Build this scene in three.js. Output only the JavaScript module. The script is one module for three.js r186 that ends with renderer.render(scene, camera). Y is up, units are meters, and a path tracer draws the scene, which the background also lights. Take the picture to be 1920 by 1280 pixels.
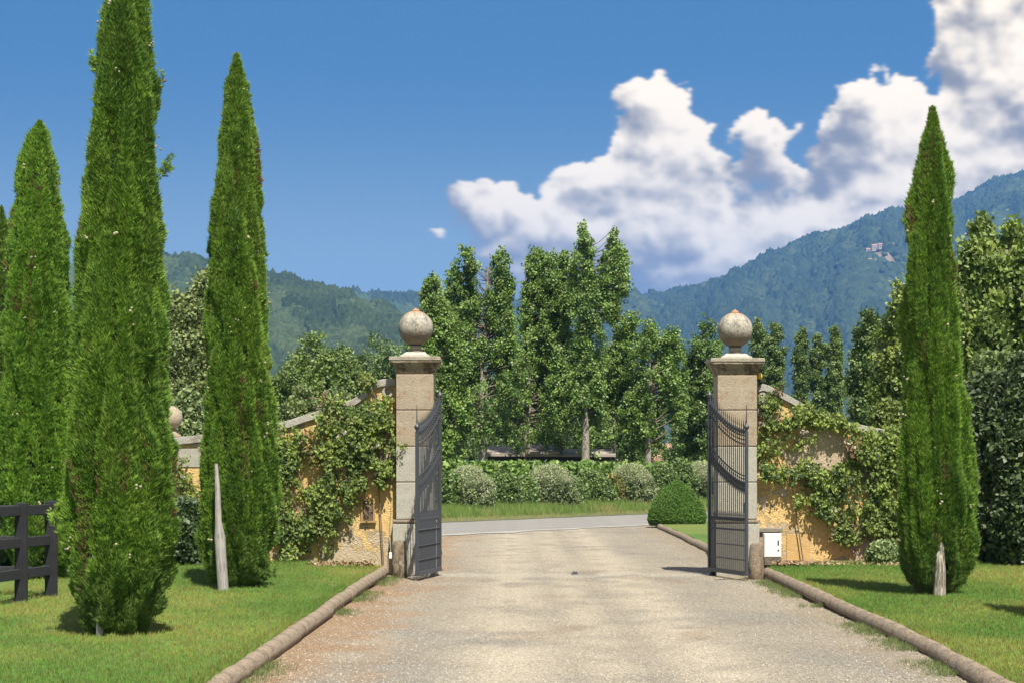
import * as THREE from 'three';
import { mergeGeometries } from 'three/addons/utils/BufferGeometryUtils.js';
import { RoundedBoxGeometry } from 'three/addons/geometries/RoundedBoxGeometry.js';

// ------------------------------------------------------------------ camera, sky, sun, exposure
const scene = new THREE.Scene();
const W = 1024, H = 682;
const F = 3700, CX = 960, HOR = 880, EYE = 1.7;           // lens of about 70 mm, horizon well under the middle
const camera = new THREE.PerspectiveCamera(2 * Math.atan(640 / F) * 180 / Math.PI, W / H, 0.1, 30000);
camera.position.set(0, EYE, 0);
camera.lookAt(0, EYE, -10);
camera.setViewOffset(1920, 1280, 0, -(HOR - 640), 1920, 1280);   // a shifted lens: verticals stay upright
const renderer = new THREE.WebGLRenderer({ antialias: true });
renderer.setSize(W, H);
renderer.toneMapping = THREE.LinearToneMapping;
renderer.toneMappingExposure = 1.9;
renderer.shadowMap.enabled = true;
renderer.shadowMap.type = THREE.PCFSoftShadowMap;

const SUN = new THREE.Vector3(0.17, 1, 0.58).normalize();
const sun = new THREE.DirectionalLight(new THREE.Color().setRGB(1, 0.95, 0.85), 5);
sun.position.copy(SUN).multiplyScalar(200).add(new THREE.Vector3(0, 0, -40));
sun.target.position.set(0, 0, -40);
sun.castShadow = true;
sun.shadow.mapSize.set(4096, 4096);
Object.assign(sun.shadow.camera, { left: -70, right: 70, top: 90, bottom: -90, near: 1, far: 500 });
scene.add(sun, sun.target);

// ------------------------------------------------------------------ numbers and noise
function rng(seed) { let s = seed | 0; return () => { s = (s + 0x6d2b79f5) | 0; let t = Math.imul(s ^ (s >>> 15), 1 | s); t = (t + Math.imul(t ^ (t >>> 7), 61 | t)) ^ t; return ((t ^ (t >>> 14)) >>> 0) / 4294967296; }; }
const NT = new Float32Array(4096); { const r = rng(77); for (let i = 0; i < 4096; i++) NT[i] = r(); }
const hsh = (x, y, z) => NT[(Math.imul(x, 73856093) ^ Math.imul(y, 19349663) ^ Math.imul(z, 83492791)) & 4095];
function n3(x, y, z = 0) {
  const i = Math.floor(x), j = Math.floor(y), k = Math.floor(z); let u = x - i, v = y - j, w = z - k;
  u = u * u * (3 - 2 * u); v = v * v * (3 - 2 * v); w = w * w * (3 - 2 * w);
  const a = hsh(i, j, k), b = hsh(i + 1, j, k), c = hsh(i, j + 1, k), d = hsh(i + 1, j + 1, k);
  const e = a + (b - a) * u, f = c + (d - c) * u, lo = e + (f - e) * v;
  if (w === 0) return lo;
  const a2 = hsh(i, j, k + 1), b2 = hsh(i + 1, j, k + 1), c2 = hsh(i, j + 1, k + 1), d2 = hsh(i + 1, j + 1, k + 1);
  const e2 = a2 + (b2 - a2) * u, f2 = c2 + (d2 - c2) * u; return lo + (e2 + (f2 - e2) * v - lo) * w;
}
function fbm(x, y, z = 0, o = 4) { let s = 0, a = 0.5, t = 0; for (let i = 0; i < o; i++) { s += a * n3(x, y, z); t += a; a *= 0.5; x = x * 2.03 + 17.1; y = y * 2.03 + 5.7; if (z) z = z * 2.03 + 9.2; } return s / t; }
const sm = (a, b, x) => { const t = Math.min(1, Math.max(0, (x - a) / (b - a))); return t * t * (3 - 2 * t); };
const mix = (a, b, t) => a + (b - a) * t;
const mix3 = (a, b, t) => [mix(a[0], b[0], t), mix(a[1], b[1], t), mix(a[2], b[2], t)];
const curve1 = (pts, x) => { if (x <= pts[0][0]) return pts[0][1]; for (let i = 1; i < pts.length; i++) if (x <= pts[i][0]) { const a = pts[i - 1], b = pts[i]; return mix(a[1], b[1], (x - a[0]) / (b[0] - a[0])); } return pts[pts.length - 1][1]; };
// where a point of the place stands, from its bearing and distance in front of the camera
const X = (px, d) => (px - CX) / F * d, Y = (py, d) => EYE + (HOR - py) / F * d;
const groundD = (py, y = 0) => (EYE - y) * F / (py - HOR);
const lawnY = (d) => 0.09 + 0.11 * sm(16, 32, d);
const lawnD = (py) => { let d = groundD(py, 0.1); for (let i = 0; i < 8; i++) d = groundD(py, lawnY(d)); return d; };

// ------------------------------------------------------------------ the sky: air and cumulus
{
  const SW = 4096, SH = 4096, data = new Float32Array(SW * SH * 4);
  // cumulus heads: bearing and height in the photograph's pixels, radius, weight
  const heads = [
    [1185, 160, 16, .6], [1205, 190, 40, 1], [1230, 215, 62, 1], [1200, 240, 45, 1], [1262, 232, 42, 1], [1240, 280, 62, 1], [1215, 320, 55, 1], [1290, 300, 40, 1], [1160, 335, 42, 1], [1120, 360, 52, 1],
    [1300, 350, 60, 1], [1250, 370, 75, 1], [1180, 400, 70, 1], [1090, 400, 62, 1], [1040, 420, 55, 1], [990, 425, 48, .95], [945, 415, 45, .95], [905, 395, 40, .9], [930, 362, 24, .8], [870, 385, 28, .75], [845, 372, 16, .6], [862, 352, 10, .45], [825, 438, 18, .5],
    [1060, 540, 90, .8], [1250, 590, 150, 1], [1420, 560, 140, 1], [1180, 600, 120, .8], [1330, 590, 120, .85], [1500, 560, 120, .9], [1620, 470, 110, .9], [1760, 440, 120, .9], [960, 470, 60, .85], [1020, 490, 75, .9], [1100, 480, 85, .95], [1190, 480, 95, 1], [1280, 450, 90, 1], [1340, 452, 72, .95], [1405, 470, 70, .95], [1330, 500, 90, .95], [1240, 540, 95, .95], [1150, 550, 80, .9], [1440, 470, 70, .9],
    [1430, 265, 40, .85], [1405, 300, 36, .9], [1440, 320, 52, .95], [1480, 250, 16, .5], [1465, 300, 30, .6], [1465, 350, 38, .8], [1505, 445, 55, .85], [1510, 450, 70, .85], [1580, 430, 45, .95], [1560, 415, 22, .9],
    [1612, 165, 20, .5], [1620, 205, 40, .75], [1660, 215, 55, .8], [1600, 250, 45, .85], [1650, 275, 75, .95], [1598, 315, 48, .95], [1575, 350, 34, .85], [1690, 320, 75, .95], [1620, 360, 80, .95], [1700, 230, 50, .9], [1760, 195, 30, .95], [1750, 260, 70, .95],
    [1830, 20, 46, .9], [1870, 50, 75, 1], [1830, 95, 48, 1], [1920, 60, 90, 1], [1850, 150, 70, 1], [1810, 200, 45, 1], [1900, 190, 100, 1], [1830, 270, 95, 1], [1780, 330, 90, .95], [1900, 320, 110, .95], [1980, 130, 130, 1], [1990, 270, 140, 1], [1900, -20, 70, .95],
    [1720, 390, 70, .85], [1800, 400, 90, .9], [1380, 560, 90, .85], [1480, 520, 90, .85], [1580, 500, 80, .8], [800, 545, 30, .12],
  ];
  const R = rng(5), blobs = [];
  for (const [px, py, r, w] of heads) { const u = (px - CX) / F, az = Math.atan(u); blobs.push([az, Math.atan((HOR - py) / F * Math.cos(az)), r / F, w]); }
  for (let k = 0; k < 150; k++) {                          // broken cumulus round the sky, the higher ones added out of view for fill light
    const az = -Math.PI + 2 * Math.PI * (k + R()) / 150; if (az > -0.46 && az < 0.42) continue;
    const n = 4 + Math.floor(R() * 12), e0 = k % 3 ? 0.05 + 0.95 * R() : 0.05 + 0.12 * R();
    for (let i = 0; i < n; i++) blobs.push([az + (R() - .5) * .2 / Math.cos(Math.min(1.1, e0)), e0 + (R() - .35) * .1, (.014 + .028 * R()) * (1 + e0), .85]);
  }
  const bins = new Map();
  for (const b of blobs) for (let q = Math.floor((b[0] - 2.2 * b[2]) / .05); q <= Math.floor((b[0] + 2.2 * b[2]) / .05); q++) { if (!bins.has(q)) bins.set(q, []); bins.get(q).push(b); }
  const puffs = (x, y) => { const i = Math.floor(x), j = Math.floor(y); let m = 9; for (let q = -1; q <= 1; q++) for (let p = -1; p <= 1; p++) { const dx = i + p + hsh(i + p, j + q, 11) - x, dy = j + q + hsh(i + p, j + q, 29) - y, d = dx * dx + dy * dy; if (d < m) m = d; } return 1 - Math.min(1, m); };
  const cover = (az, el) => {                              // soft heads melted together, their outline broken up by billows of three sizes
    const wx = (fbm(az * 70, el * 70, 3.1, 4) - .5) * .026, wy = (fbm(az * 70 + 40, el * 70, 7.7, 4) - .5) * .026;
    const a = az + wx, e = el + wy, list = bins.get(Math.floor(a / .05)); if (!list) return -1;
    let t = 0; for (const b of list) { const dx = (a - b[0]) / b[2], dy = (e - b[1]) / b[2], q = dx * dx + dy * dy; if (q < 3) { const f = (1 - q / 3) * b[3]; t += f * f * f; } }
    if (t <= 0) return -1;
    t = Math.cbrt(t);
    return t - .52 + .34 * (puffs(a * 95, e * 95) - .6) + .20 * (puffs(a * 210 + 5, e * 210) - .6) + .11 * (puffs(az * 430 + 9, el * 430) - .6) + .3 * (fbm(az * 300, el * 300, 1.7, 3) - .5) + .12 * (fbm(az * 900, el * 900, 3.7, 2) - .5);
  };
  const air = (el) => {
    const t = Math.max(0, el);
    return mix3(mix3([.47, .60, .69], [.078, .20, .41], sm(.0, .22, t)), mix3([.052, .165, .41], [.03, .10, .29], sm(.25, 1.2, t)), sm(.10, .26, t));
  };
  const low = Math.floor(SH / 2), top = Math.floor(SH * (.5 + 1.15 / Math.PI)), rows = top - low;
  const coarse = (j, i) => (i < 780 || i > 1280 || j > 380) && ((i & 3) || (j & 3));     // far from the view a quarter of the detail does
  const cov = new Float32Array(rows * SW);
  for (let j = 0; j < rows; j++) for (let i = 0; i < SW; i++) if (coarse(j, i)) cov[j * SW + i] = cov[(j & ~3) * SW + (i & ~3)]; else cov[j * SW + i] = cover(((i + .5) / SW - .25 > .5 ? (i + .5) / SW - 1.25 : (i + .5) / SW - .25) * 2 * Math.PI, ((low + j + .5) / SH - .5) * Math.PI);
  for (let j = 0; j < SH; j++) {
    const el = ((j + .5) / SH - .5) * Math.PI, base = air(el);
    for (let i = 0; i < SW; i++) {
      let c = base; const k = j - low;
      if (k >= 0 && k < rows) {
        const d = cov[k * SW + i];
        if (d > 0 && coarse(k, i) && (k & ~3) * 1 >= 0) { const o = ((low + (k & ~3)) * SW + (i & ~3)) * 4; c = [data[o] / .70, data[o + 1] / .67, data[o + 2] / .56]; } else if (d > 0) {
          // the heads as a relief lit from high up, and what of the cloud stands above
          const hgt = (kk, ii) => { const q = cov[Math.min(rows - 1, Math.max(0, kk)) * SW + (ii + SW) % SW]; return q > 0 ? Math.sqrt(Math.min(1.2, q)) : 0; };
          let nx = 0, ny = 0; for (const [st, w] of [[1, 1.0], [3, .9], [8, .9]]) { nx += w * (hgt(k, i - st) - hgt(k, i + st)); ny += w * (hgt(k - 2 * st, i) - hgt(k + 2 * st, i)); }
          let over = 0; for (let s = 2; s <= 40; s += 2) over += hgt(k + 2 * s, i + (s >> 2)) * (1 - s / 44) / 20;
          const az = i / SW * 2 * Math.PI, big = fbm(az * 22, el * 40, 8.5, 4);
          const eb = el + .003 * fbm(az * 120, el * 120, 2.4, 3), ab = az + .004 * fbm(az * 110, el * 110, 6.4, 3), bil = (x, y) => .75 * puffs(x * 38, y * 46) + .42 * puffs(x * 88 + 3, y * 96) + .16 * puffs(x * 210 + 8, y * 230);
          const rel = bil(ab - .0012, eb - .0032) - bil(ab + .0012, eb + .0032), lit = Math.min(1, Math.max(0, .50 + ny * .34 + nx * .2 + rel * .62 - over * .26 + (big - .48) * 2.1));
          const col = mix3([.29, .265, .262], [1.26, 1.12, .98], Math.pow(sm(0, 1, lit), 1.15));
          const haze = sm(.16, .05, el) * .2, cc = mix3(col, [.36, .45, .56], haze);
          c = mix3(base, cc, sm(-.01, mix(.10, .75, sm(.25, -.5, ny + (big - .47))), d) * .97);
        }
      }
      const o = (j * SW + i) * 4; data[o] = c[0] * .70; data[o + 1] = c[1] * .67; data[o + 2] = c[2] * .56; data[o + 3] = 1;
    }
  }
  const tex = new THREE.DataTexture(data, SW, SH, THREE.RGBAFormat, THREE.FloatType);
  tex.mapping = THREE.EquirectangularReflectionMapping; tex.magFilter = tex.minFilter = THREE.LinearFilter; tex.needsUpdate = true;
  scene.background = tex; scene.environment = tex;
}
scene.fog = new THREE.FogExp2(new THREE.Color().setRGB(.13, .38, .95), 1.12e-4);

// ------------------------------------------------------------------ helpers
const used = new Map();
function numbered(name) { const k = used.get(name) ?? 0; used.set(name, k + 1); return k ? `${name}_${String(k).padStart(3, '0')}` : name; }
function shade(o) { o.traverse((m) => { if (m.isMesh) { m.castShadow = true; m.receiveShadow = true; } }); return o; }
function thing(name, label, category, [x, y, z] = [0, 0, 0], group, turn = 0) {
  const o = new THREE.Group(); o.name = numbered(name); o.position.set(x, y, z); o.rotation.y = turn;
  o.userData = { label, category }; if (group) o.userData.group = group; scene.add(o); return o;
}
function part(name, geo, mat, parent, label) {
  const m = new THREE.Mesh(Array.isArray(geo) ? mergeGeometries(geo.map((g) => g.index ? g.toNonIndexed() : g)) : geo, mat);
  m.name = parent === scene ? numbered(name) : name; m.castShadow = m.receiveShadow = true; if (label) m.userData.label = label; parent.add(m); return m;
}
function ground(name, geo, mat, kind = 'structure') { const m = part(name, geo, mat, scene); m.userData.kind = kind; return m; }
const box = (w, h, d, x = 0, y = 0, z = 0, r = 0) => { const g = r ? new RoundedBoxGeometry(w, h, d, 2, r) : new THREE.BoxGeometry(w, h, d); g.translate(x, y, z); return g; };
const cyl = (r1, r2, h, x, y, z, n = 12) => { const g = new THREE.CylinderGeometry(r1, r2, h, n); g.translate(x, y, z); return g; };
// a tube that tapers along a run of points [x, y, z, r]
function limb(pts, n = 7) {
  const pos = [], idx = [], uv = [], a = new THREE.Vector3(), u = new THREE.Vector3(), v = new THREE.Vector3(); let len = 0;
  for (let i = 0; i < pts.length; i++) {
    const p = pts[i], q = pts[Math.min(i + 1, pts.length - 1)], o = pts[Math.max(i - 1, 0)];
    a.set(q[0] - o[0], q[1] - o[1], q[2] - o[2]).normalize(); u.set(Math.abs(a.y) > .9 ? 1 : 0, Math.abs(a.y) > .9 ? 0 : 1, 0).cross(a).normalize(); v.crossVectors(a, u);
    if (i) len += Math.hypot(p[0] - o[0], p[1] - o[1], p[2] - o[2]);
    for (let k = 0; k <= n; k++) { const t = k / n * 2 * Math.PI, c = Math.cos(t) * p[3], s = Math.sin(t) * p[3]; pos.push(p[0] + u.x * c + v.x * s, p[1] + u.y * c + v.y * s, p[2] + u.z * c + v.z * s); uv.push(k / n * p[3] * 6, len); }
    if (i) for (let k = 0; k < n; k++) { const b = i * (n + 1) + k, c = b - n - 1; idx.push(c, c + 1, b, b, c + 1, b + 1); }
  }
  const g = new THREE.BufferGeometry(); g.setAttribute('position', new THREE.Float32BufferAttribute(pos, 3)); g.setAttribute('uv', new THREE.Float32BufferAttribute(uv, 2)); g.setIndex(idx); g.computeVertexNormals(); return g;
}
// push the vertices of a shape about a little, so that nothing is machine-straight
function rough(geo, amp, freq, seed = 0) {
  const p = geo.attributes.position; for (let i = 0; i < p.count; i++) { const x = p.getX(i), y = p.getY(i), z = p.getZ(i); p.setXYZ(i, x + amp * (fbm(x * freq + seed, y * freq, z * freq + 3.3, 2) - .5) * 2, y + amp * (fbm(x * freq + 31 + seed, y * freq, z * freq + 3.3, 2) - .5) * 2, z + amp * (fbm(x * freq + 67 + seed, y * freq, z * freq + 3.3, 2) - .5) * 2); }
  geo.computeVertexNormals(); return geo;
}
// ------------------------------------------------------------------ textures: stuff of the surfaces
const toS = (c) => { c = Math.min(1, Math.max(0, c)); return 255 * (c <= .0031308 ? 12.92 * c : 1.055 * Math.pow(c, 1 / 2.4) - .055); };
function tex(w, h, fn, rep = 1, srgb = true) {
  const d = new Uint8Array(w * h * 4);
  for (let j = 0; j < h; j++) for (let i = 0; i < w; i++) { const c = fn(i / w, j / h, i, j), o = (j * w + i) * 4; if (typeof c === 'number') d[o] = d[o + 1] = d[o + 2] = Math.min(255, Math.max(0, c * 255)); else { d[o] = toS(c[0]); d[o + 1] = toS(c[1]); d[o + 2] = toS(c[2]); } d[o + 3] = 255; }
  const t = new THREE.DataTexture(d, w, h); if (srgb) t.colorSpace = THREE.SRGBColorSpace; t.wrapS = t.wrapT = THREE.RepeatWrapping; t.magFilter = THREE.LinearFilter; t.minFilter = THREE.LinearMipmapLinearFilter; t.generateMipmaps = true; t.needsUpdate = true;
  if (Array.isArray(rep)) t.repeat.set(rep[0], rep[1]); else t.repeat.set(rep, rep); return t;
}
// noise that wraps at 0..1
const wrap = (fn) => (u, v) => { const a = sm(0, 1, Math.min(1, Math.max(0, (u - .75) * 4))), b = sm(0, 1, Math.min(1, Math.max(0, (v - .75) * 4))); const f = (x, y) => fn(x, y); return mix(mix(f(u, v), a ? f(u - 1, v) : 0, a), b ? mix(f(u, v - 1), a ? f(u - 1, v - 1) : 0, a) : 0, b); };
function cells(n, seed) {                                  // Worley cells that wrap: [distance to the nearest, its tint, distance between the two nearest]
  const r = rng(seed), px = [], py = [], pt = []; for (let i = 0; i < n * n; i++) { px.push(r()); py.push(r()); pt.push(r()); }
  return (u, v) => { const x = u * n, y = v * n, i = Math.floor(x), j = Math.floor(y); let a = 9, b = 9, t = 0; for (let q = -1; q <= 1; q++) for (let p = -1; p <= 1; p++) { const k = ((j + q + n) % n) * n + (i + p + n) % n, d = Math.hypot(i + p + px[k] - x, j + q + py[k] - y); if (d < a) { b = a; a = d; t = pt[k]; } else if (d < b) b = d; } return [a, t, b - a]; };
}
const std = (o) => new THREE.MeshStandardMaterial({ roughness: .9, ...o });
const rgb = (r, g, b) => new THREE.Color().setRGB(r, g, b);

// ------------------------------------------------------------------ materials
const noiseA = wrap((u, v) => fbm(u * 6, v * 6, 1.3, 5)), noiseB = wrap((u, v) => fbm(u * 22, v * 22, 4.1, 4)), noiseC = wrap((u, v) => fbm(u * 90, v * 90, 6.2, 2));
const gravelCells = cells(72, 3), gravelFine = cells(170, 9);
const gravelFn = (u, v) => { const a = gravelCells(u, v), b = gravelFine(u, v); const big = a[1] > .45; return { h: big ? 1 - a[0] : .35 * (1 - b[0]), t: big ? a[1] : b[1] * .8, gap: big ? sm(.02, .2, a[2]) : sm(0, .25, b[2]) }; };
const M = {};
M.gravel = std({ vertexColors: true, roughness: .95,
  map: tex(1024, 1024, (u, v) => { const g = gravelFn(u, v), n = noiseA(u, v); const tone = .48 + .66 * g.t; const c = mix3([1, .93, .82], [.86, .86, .86], (g.t * 7.3) % 1); return c.map((x) => x * tone * (.7 + .3 * g.gap) * (.85 + .3 * n)); }, 1 / 1.6),
  bumpMap: tex(1024, 1024, (u, v) => gravelFn(u, v).h, 1 / 1.6, false), bumpScale: .012 });
M.lawn = std({ vertexColors: true, map: tex(512, 512, (u, v) => { const n = noiseB(u, v), f = noiseC(u, v); return mix3([.42, .46, .22], [1, 1, .7], n * .5 + f * .6); }, 1 / 1.5), bumpMap: tex(512, 512, (u, v) => noiseC(u, v), 1 / 1.5, false), bumpScale: .02 });
M.field = std({ map: tex(512, 512, (u, v) => mix3([.05, .075, .022], [.13, .14, .05], noiseB(u, v)), 1 / 40) });
M.asphalt = std({ map: tex(512, 512, (u, v) => { const a = noiseC(u, v), b = noiseA(u, v); const k = .195 + .1 * (a - .5) + .1 * (b - .5); return [k * 1.06, k, k * .9]; }, 1 / 3) });
M.dust = std({ map: tex(256, 256, (u, v) => { const k = .30 + .2 * (noiseC(u, v) - .5); return [k, k * .95, k * .86]; }, 1 / 2) });
M.paint = std({ map: tex(256, 256, (u, v) => { const k = .6 + .3 * (noiseB(u, v) - .5); return [k, k, k * .97]; }, 1 / 2) });
const stoneMap = (base, stain, amt, seed) => (u, v) => { const a = noiseA((u + seed) % 1, v), b = noiseB(u, (v + seed) % 1), c = noiseC(u, v); let k = mix3(base.map((x) => x * .72), base.map((x) => x * 1.18), b * .55 + c * .45); k = mix3(k, stain, sm(.52, .72, a) * amt); return c < .28 ? k.map((x) => x * .72) : k; };
const pit = tex(512, 512, (u, v) => Math.min(1, noiseB(u, v) * .5 + sm(.2, .5, noiseC(u, v)) * .6), 1 / .7, false);
M.stoneWarm = std({ map: tex(512, 512, stoneMap([.42, .345, .25], [.33, .2, .11], .5, .1), 1 / .8), bumpMap: pit, bumpScale: .012 });
M.stonePale = std({ map: tex(512, 512, stoneMap([.43, .405, .34], [.36, .34, .29], .5, .6), 1 / .8), bumpMap: pit, bumpScale: .007 });
M.stoneGrey = std({ map: tex(512, 512, stoneMap([.34, .305, .235], [.21, .16, .1], .6, .3), 1 / .8), bumpMap: pit, bumpScale: .01 });
M.stoneWorn = std({ map: tex(512, 512, (u, v) => { const s = stoneMap([.3, .25, .17], [.12, .075, .04], .8, .3)(u, v); const m = noiseA((u + .5) % 1, (v + .2) % 1); return mix3(s, [.08, .055, .035], sm(.5, .62, m * .7 + noiseB(u, v) * .35) * .8); }, 1 / .8), bumpMap: pit, bumpScale: .014 });
M.coping = std({ map: tex(512, 512, stoneMap([.38, .355, .31], [.22, .185, .14], .7, .8), 1 / .9), bumpMap: pit, bumpScale: .008 });
// weathered ball: pale lichen, brown mould in blotches round the lower half, rust washed down from the tip
M.ball = std({ map: tex(1024, 512, (u, v) => {
  const n = fbm(Math.cos(u * 6.283) * 2.2, v * 5, Math.sin(u * 6.283) * 2.2 + 4, 5), f = fbm(Math.cos(u * 6.283) * 14, v * 26, Math.sin(u * 6.283) * 14 + 9, 3);
  let c = mix3([.17, .15, .115], [.40, .37, .31], sm(.3, .7, n * .5 + f * .5));
  c = mix3(c, [.12, .085, .055], sm(.40, .60, f * .55 + n * .45 + (.36 - v) * 1.3) * .85);
  c = mix3(c, [.42, .2, .08], sm(.45, .75, (v - .62) * 1.5 + f * .55) * .75);
  return f < .33 ? c.map((x) => x * .8) : c;
}), bumpMap: tex(512, 256, (u, v) => fbm(Math.cos(u * 6.283) * 14, v * 26, Math.sin(u * 6.283) * 14 + 9, 3), 1, false), bumpScale: .008 });
const plaster = (seed, lowPeel, bare) => tex(1024, 512, (u, v) => {            // covers 6.4 m by 3.2 m
  const x = u * 6.4, y = v * 3.2, n = fbm(x * 1.1 + seed, y * 1.1, 2.2, 5), f = fbm(x * 9 + seed, y * 9, 4.4, 4), g = fbm(x * 40, y * 40, 1.5, 2);
  let c = mix3([.52, .335, .12], [.64, .45, .20], f * .55 + g * .45); c = mix3(c, [.55, .42, .24], sm(.5, .7, n) * .5);
  let p = 0; for (const [bx, by, rx, ry] of bare) p = Math.max(p, 1 - Math.hypot((x - bx) / rx, (y - by) / ry));
  p = Math.max(p, (lowPeel - y) * 1.4);
  const e = p + (n - .5) * 1.2 + (f - .5) * .7;
  if (e > .16) c = mix3(mix3([.36, .265, .165], [.50, .41, .29], f), [.27, .2, .125], sm(.55, .7, g) * .4);
  if (e > .1 && e < .19) c = c.map((q) => q * .72);
  return c.map((q) => q * (.9 + .2 * g));
}, [1 / 6.4, 1 / 3.2]);
const plasterBump = tex(512, 512, (u, v) => noiseA(u, v) * .6 + noiseC(u, v) * .4, 1 / 1.5, false);
M.wallLeft = std({ map: plaster(3, .42, [[2.3, .5, .75, .5], [.4, 1.5, .6, .9], [2.2, 1.9, .5, .3]]), bumpMap: plasterBump, bumpScale: .03 });
M.wallRight = std({ map: plaster(9, .12, [[1.05, 1.95, .55, .45], [2.1, .4, .7, .6], [2.2, 1.7, .6, .4]]), bumpMap: plasterBump, bumpScale: .03 });
M.ochre = std({ color: rgb(.54, .35, .14), bumpMap: plasterBump, bumpScale: .02 });
const ironMap = tex(256, 256, (u, v) => { const k = .85 + .4 * (noiseB(u, v) - .5); return [k, k, k]; }, 4);
M.iron = new THREE.MeshStandardMaterial({ color: rgb(.075, .08, .092), roughness: .45, metalness: .25, map: ironMap });
M.blackWood = std({ color: rgb(.9, .9, .95), roughness: .75, map: tex(256, 256, (u, v) => { const k = .016 + .022 * wrap((a, b) => fbm(a * 60, b * 6, 2, 4))(u, v); return [k, k, k * 1.12]; }, [1 / .3, 1 / .8]), bumpMap: tex(256, 256, wrap((a, b) => fbm(a * 60, b * 6, 2, 4)), [1 / .3, 1 / .8], false), bumpScale: .01 });
M.greyWood = std({ map: tex(256, 256, (u, v) => { const n = wrap((a, b) => fbm(a * 40, b * 4, 7, 4))(u, v); return mix3([.24, .21, .185], [.55, .52, .48], n); }, [1 / .12, 1 / .8]), bumpMap: tex(256, 256, wrap((a, b) => fbm(a * 40, b * 4, 7, 4)), [1 / .12, 1 / .8], false), bumpScale: .012 });
M.log = std({ map: tex(512, 512, (u, v) => { const n = noiseB(u, v), a = noiseA(u, v), c = noiseC(u, v); return mix3(mix3([.17, .125, .085], [.42, .335, .235], n * .5 + c * .5), [.15, .11, .08], sm(.52, .68, a) * .6); }, [1 / .5, 1 / .6]), bumpMap: pit, bumpScale: .018 });
M.bark = std({ map: tex(256, 256, (u, v) => { const n = wrap((a, b) => fbm(a * 20, b * 8, 3, 4))(u, v); return mix3([.12, .1, .075], [.42, .38, .31], sm(.3, .75, n)); }, [1 / .4, 1 / .8]), bumpMap: tex(256, 256, wrap((a, b) => fbm(a * 20, b * 8, 3, 4)), [1 / .4, 1 / .8], false), bumpScale: .02 });
M.limb = std({ color: rgb(.16, .135, .10) });
M.twig = std({ color: rgb(.10, .075, .05) });
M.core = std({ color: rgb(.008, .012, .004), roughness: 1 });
M.whiteMetal = std({ color: rgb(.74, .73, .68), roughness: .45 });
M.black = std({ color: rgb(.015, .015, .015), roughness: .5 });
M.yellow = new THREE.MeshPhysicalMaterial({ color: rgb(.85, .48, .01), roughness: .3, clearcoat: .5 });
M.white = std({ color: rgb(.75, .74, .7), roughness: .6 });
M.roofGrey = std({ map: tex(256, 256, (u, v) => { const n = noiseB(u, v); return mix3([.22, .18, .155], [.35, .295, .25], n); }, 1 / 4) });
M.roofRed = std({ map: tex(256, 256, (u, v) => { const n = noiseB(u, v); return mix3([.28, .15, .10], [.40, .24, .17], n); }, 1 / 4) });
M.houseWall = std({ color: rgb(.38, .31, .26) });
M.paneDark = new THREE.MeshStandardMaterial({ color: rgb(.03, .035, .04), roughness: .15 });

// ------------------------------------------------------------------ ground, drive, lawns, road
function sheet(xs, zs, yf, colf) {
  const pos = [], uv = [], col = [], idx = [], nx = xs.length;
  zs.forEach((z) => xs.forEach((xx) => { const x = typeof xx === 'function' ? xx(z) : xx; pos.push(x, yf(x, z), z); uv.push(x, -z); if (colf) col.push(...colf(x, z)); }));
  for (let j = 0; j + 1 < zs.length; j++) for (let i = 0; i + 1 < nx; i++) { const a = j * nx + i; idx.push(a, a + 1, a + nx, a + 1, a + nx + 1, a + nx); }
  const g = new THREE.BufferGeometry(); g.setAttribute('position', new THREE.Float32BufferAttribute(pos, 3)); g.setAttribute('uv', new THREE.Float32BufferAttribute(uv, 2));
  if (colf) g.setAttribute('color', new THREE.Float32BufferAttribute(col, 3)); g.setIndex(idx); g.computeVertexNormals(); return g;
}
const range = (a, b, n) => Array.from({ length: n + 1 }, (_, i) => a + (b - a) * i / n);
{
  const g = new THREE.CircleGeometry(9000, 96); g.rotateX(-Math.PI / 2); g.translate(0, -.03, -3000); const p = g.attributes.position, u = g.attributes.uv;
  for (let i = 0; i < p.count; i++) u.setXY(i, p.getX(i), p.getZ(i)); ground('ground', g, M.field);
}
const kerbL = (d) => curve1([[8, -2.28], [15, -2.24], [20, -2.17], [25, -2.13], [29.4, -2.07], [33, -2.0]], d), kerbR = (d) => curve1([[8, 3.55], [15, 3.68], [18, 3.86], [27, 3.94], [31, 3.99], [36, 4.05], [42, 4.1], [47, 4.19], [57, 4.28]], d);
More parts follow.
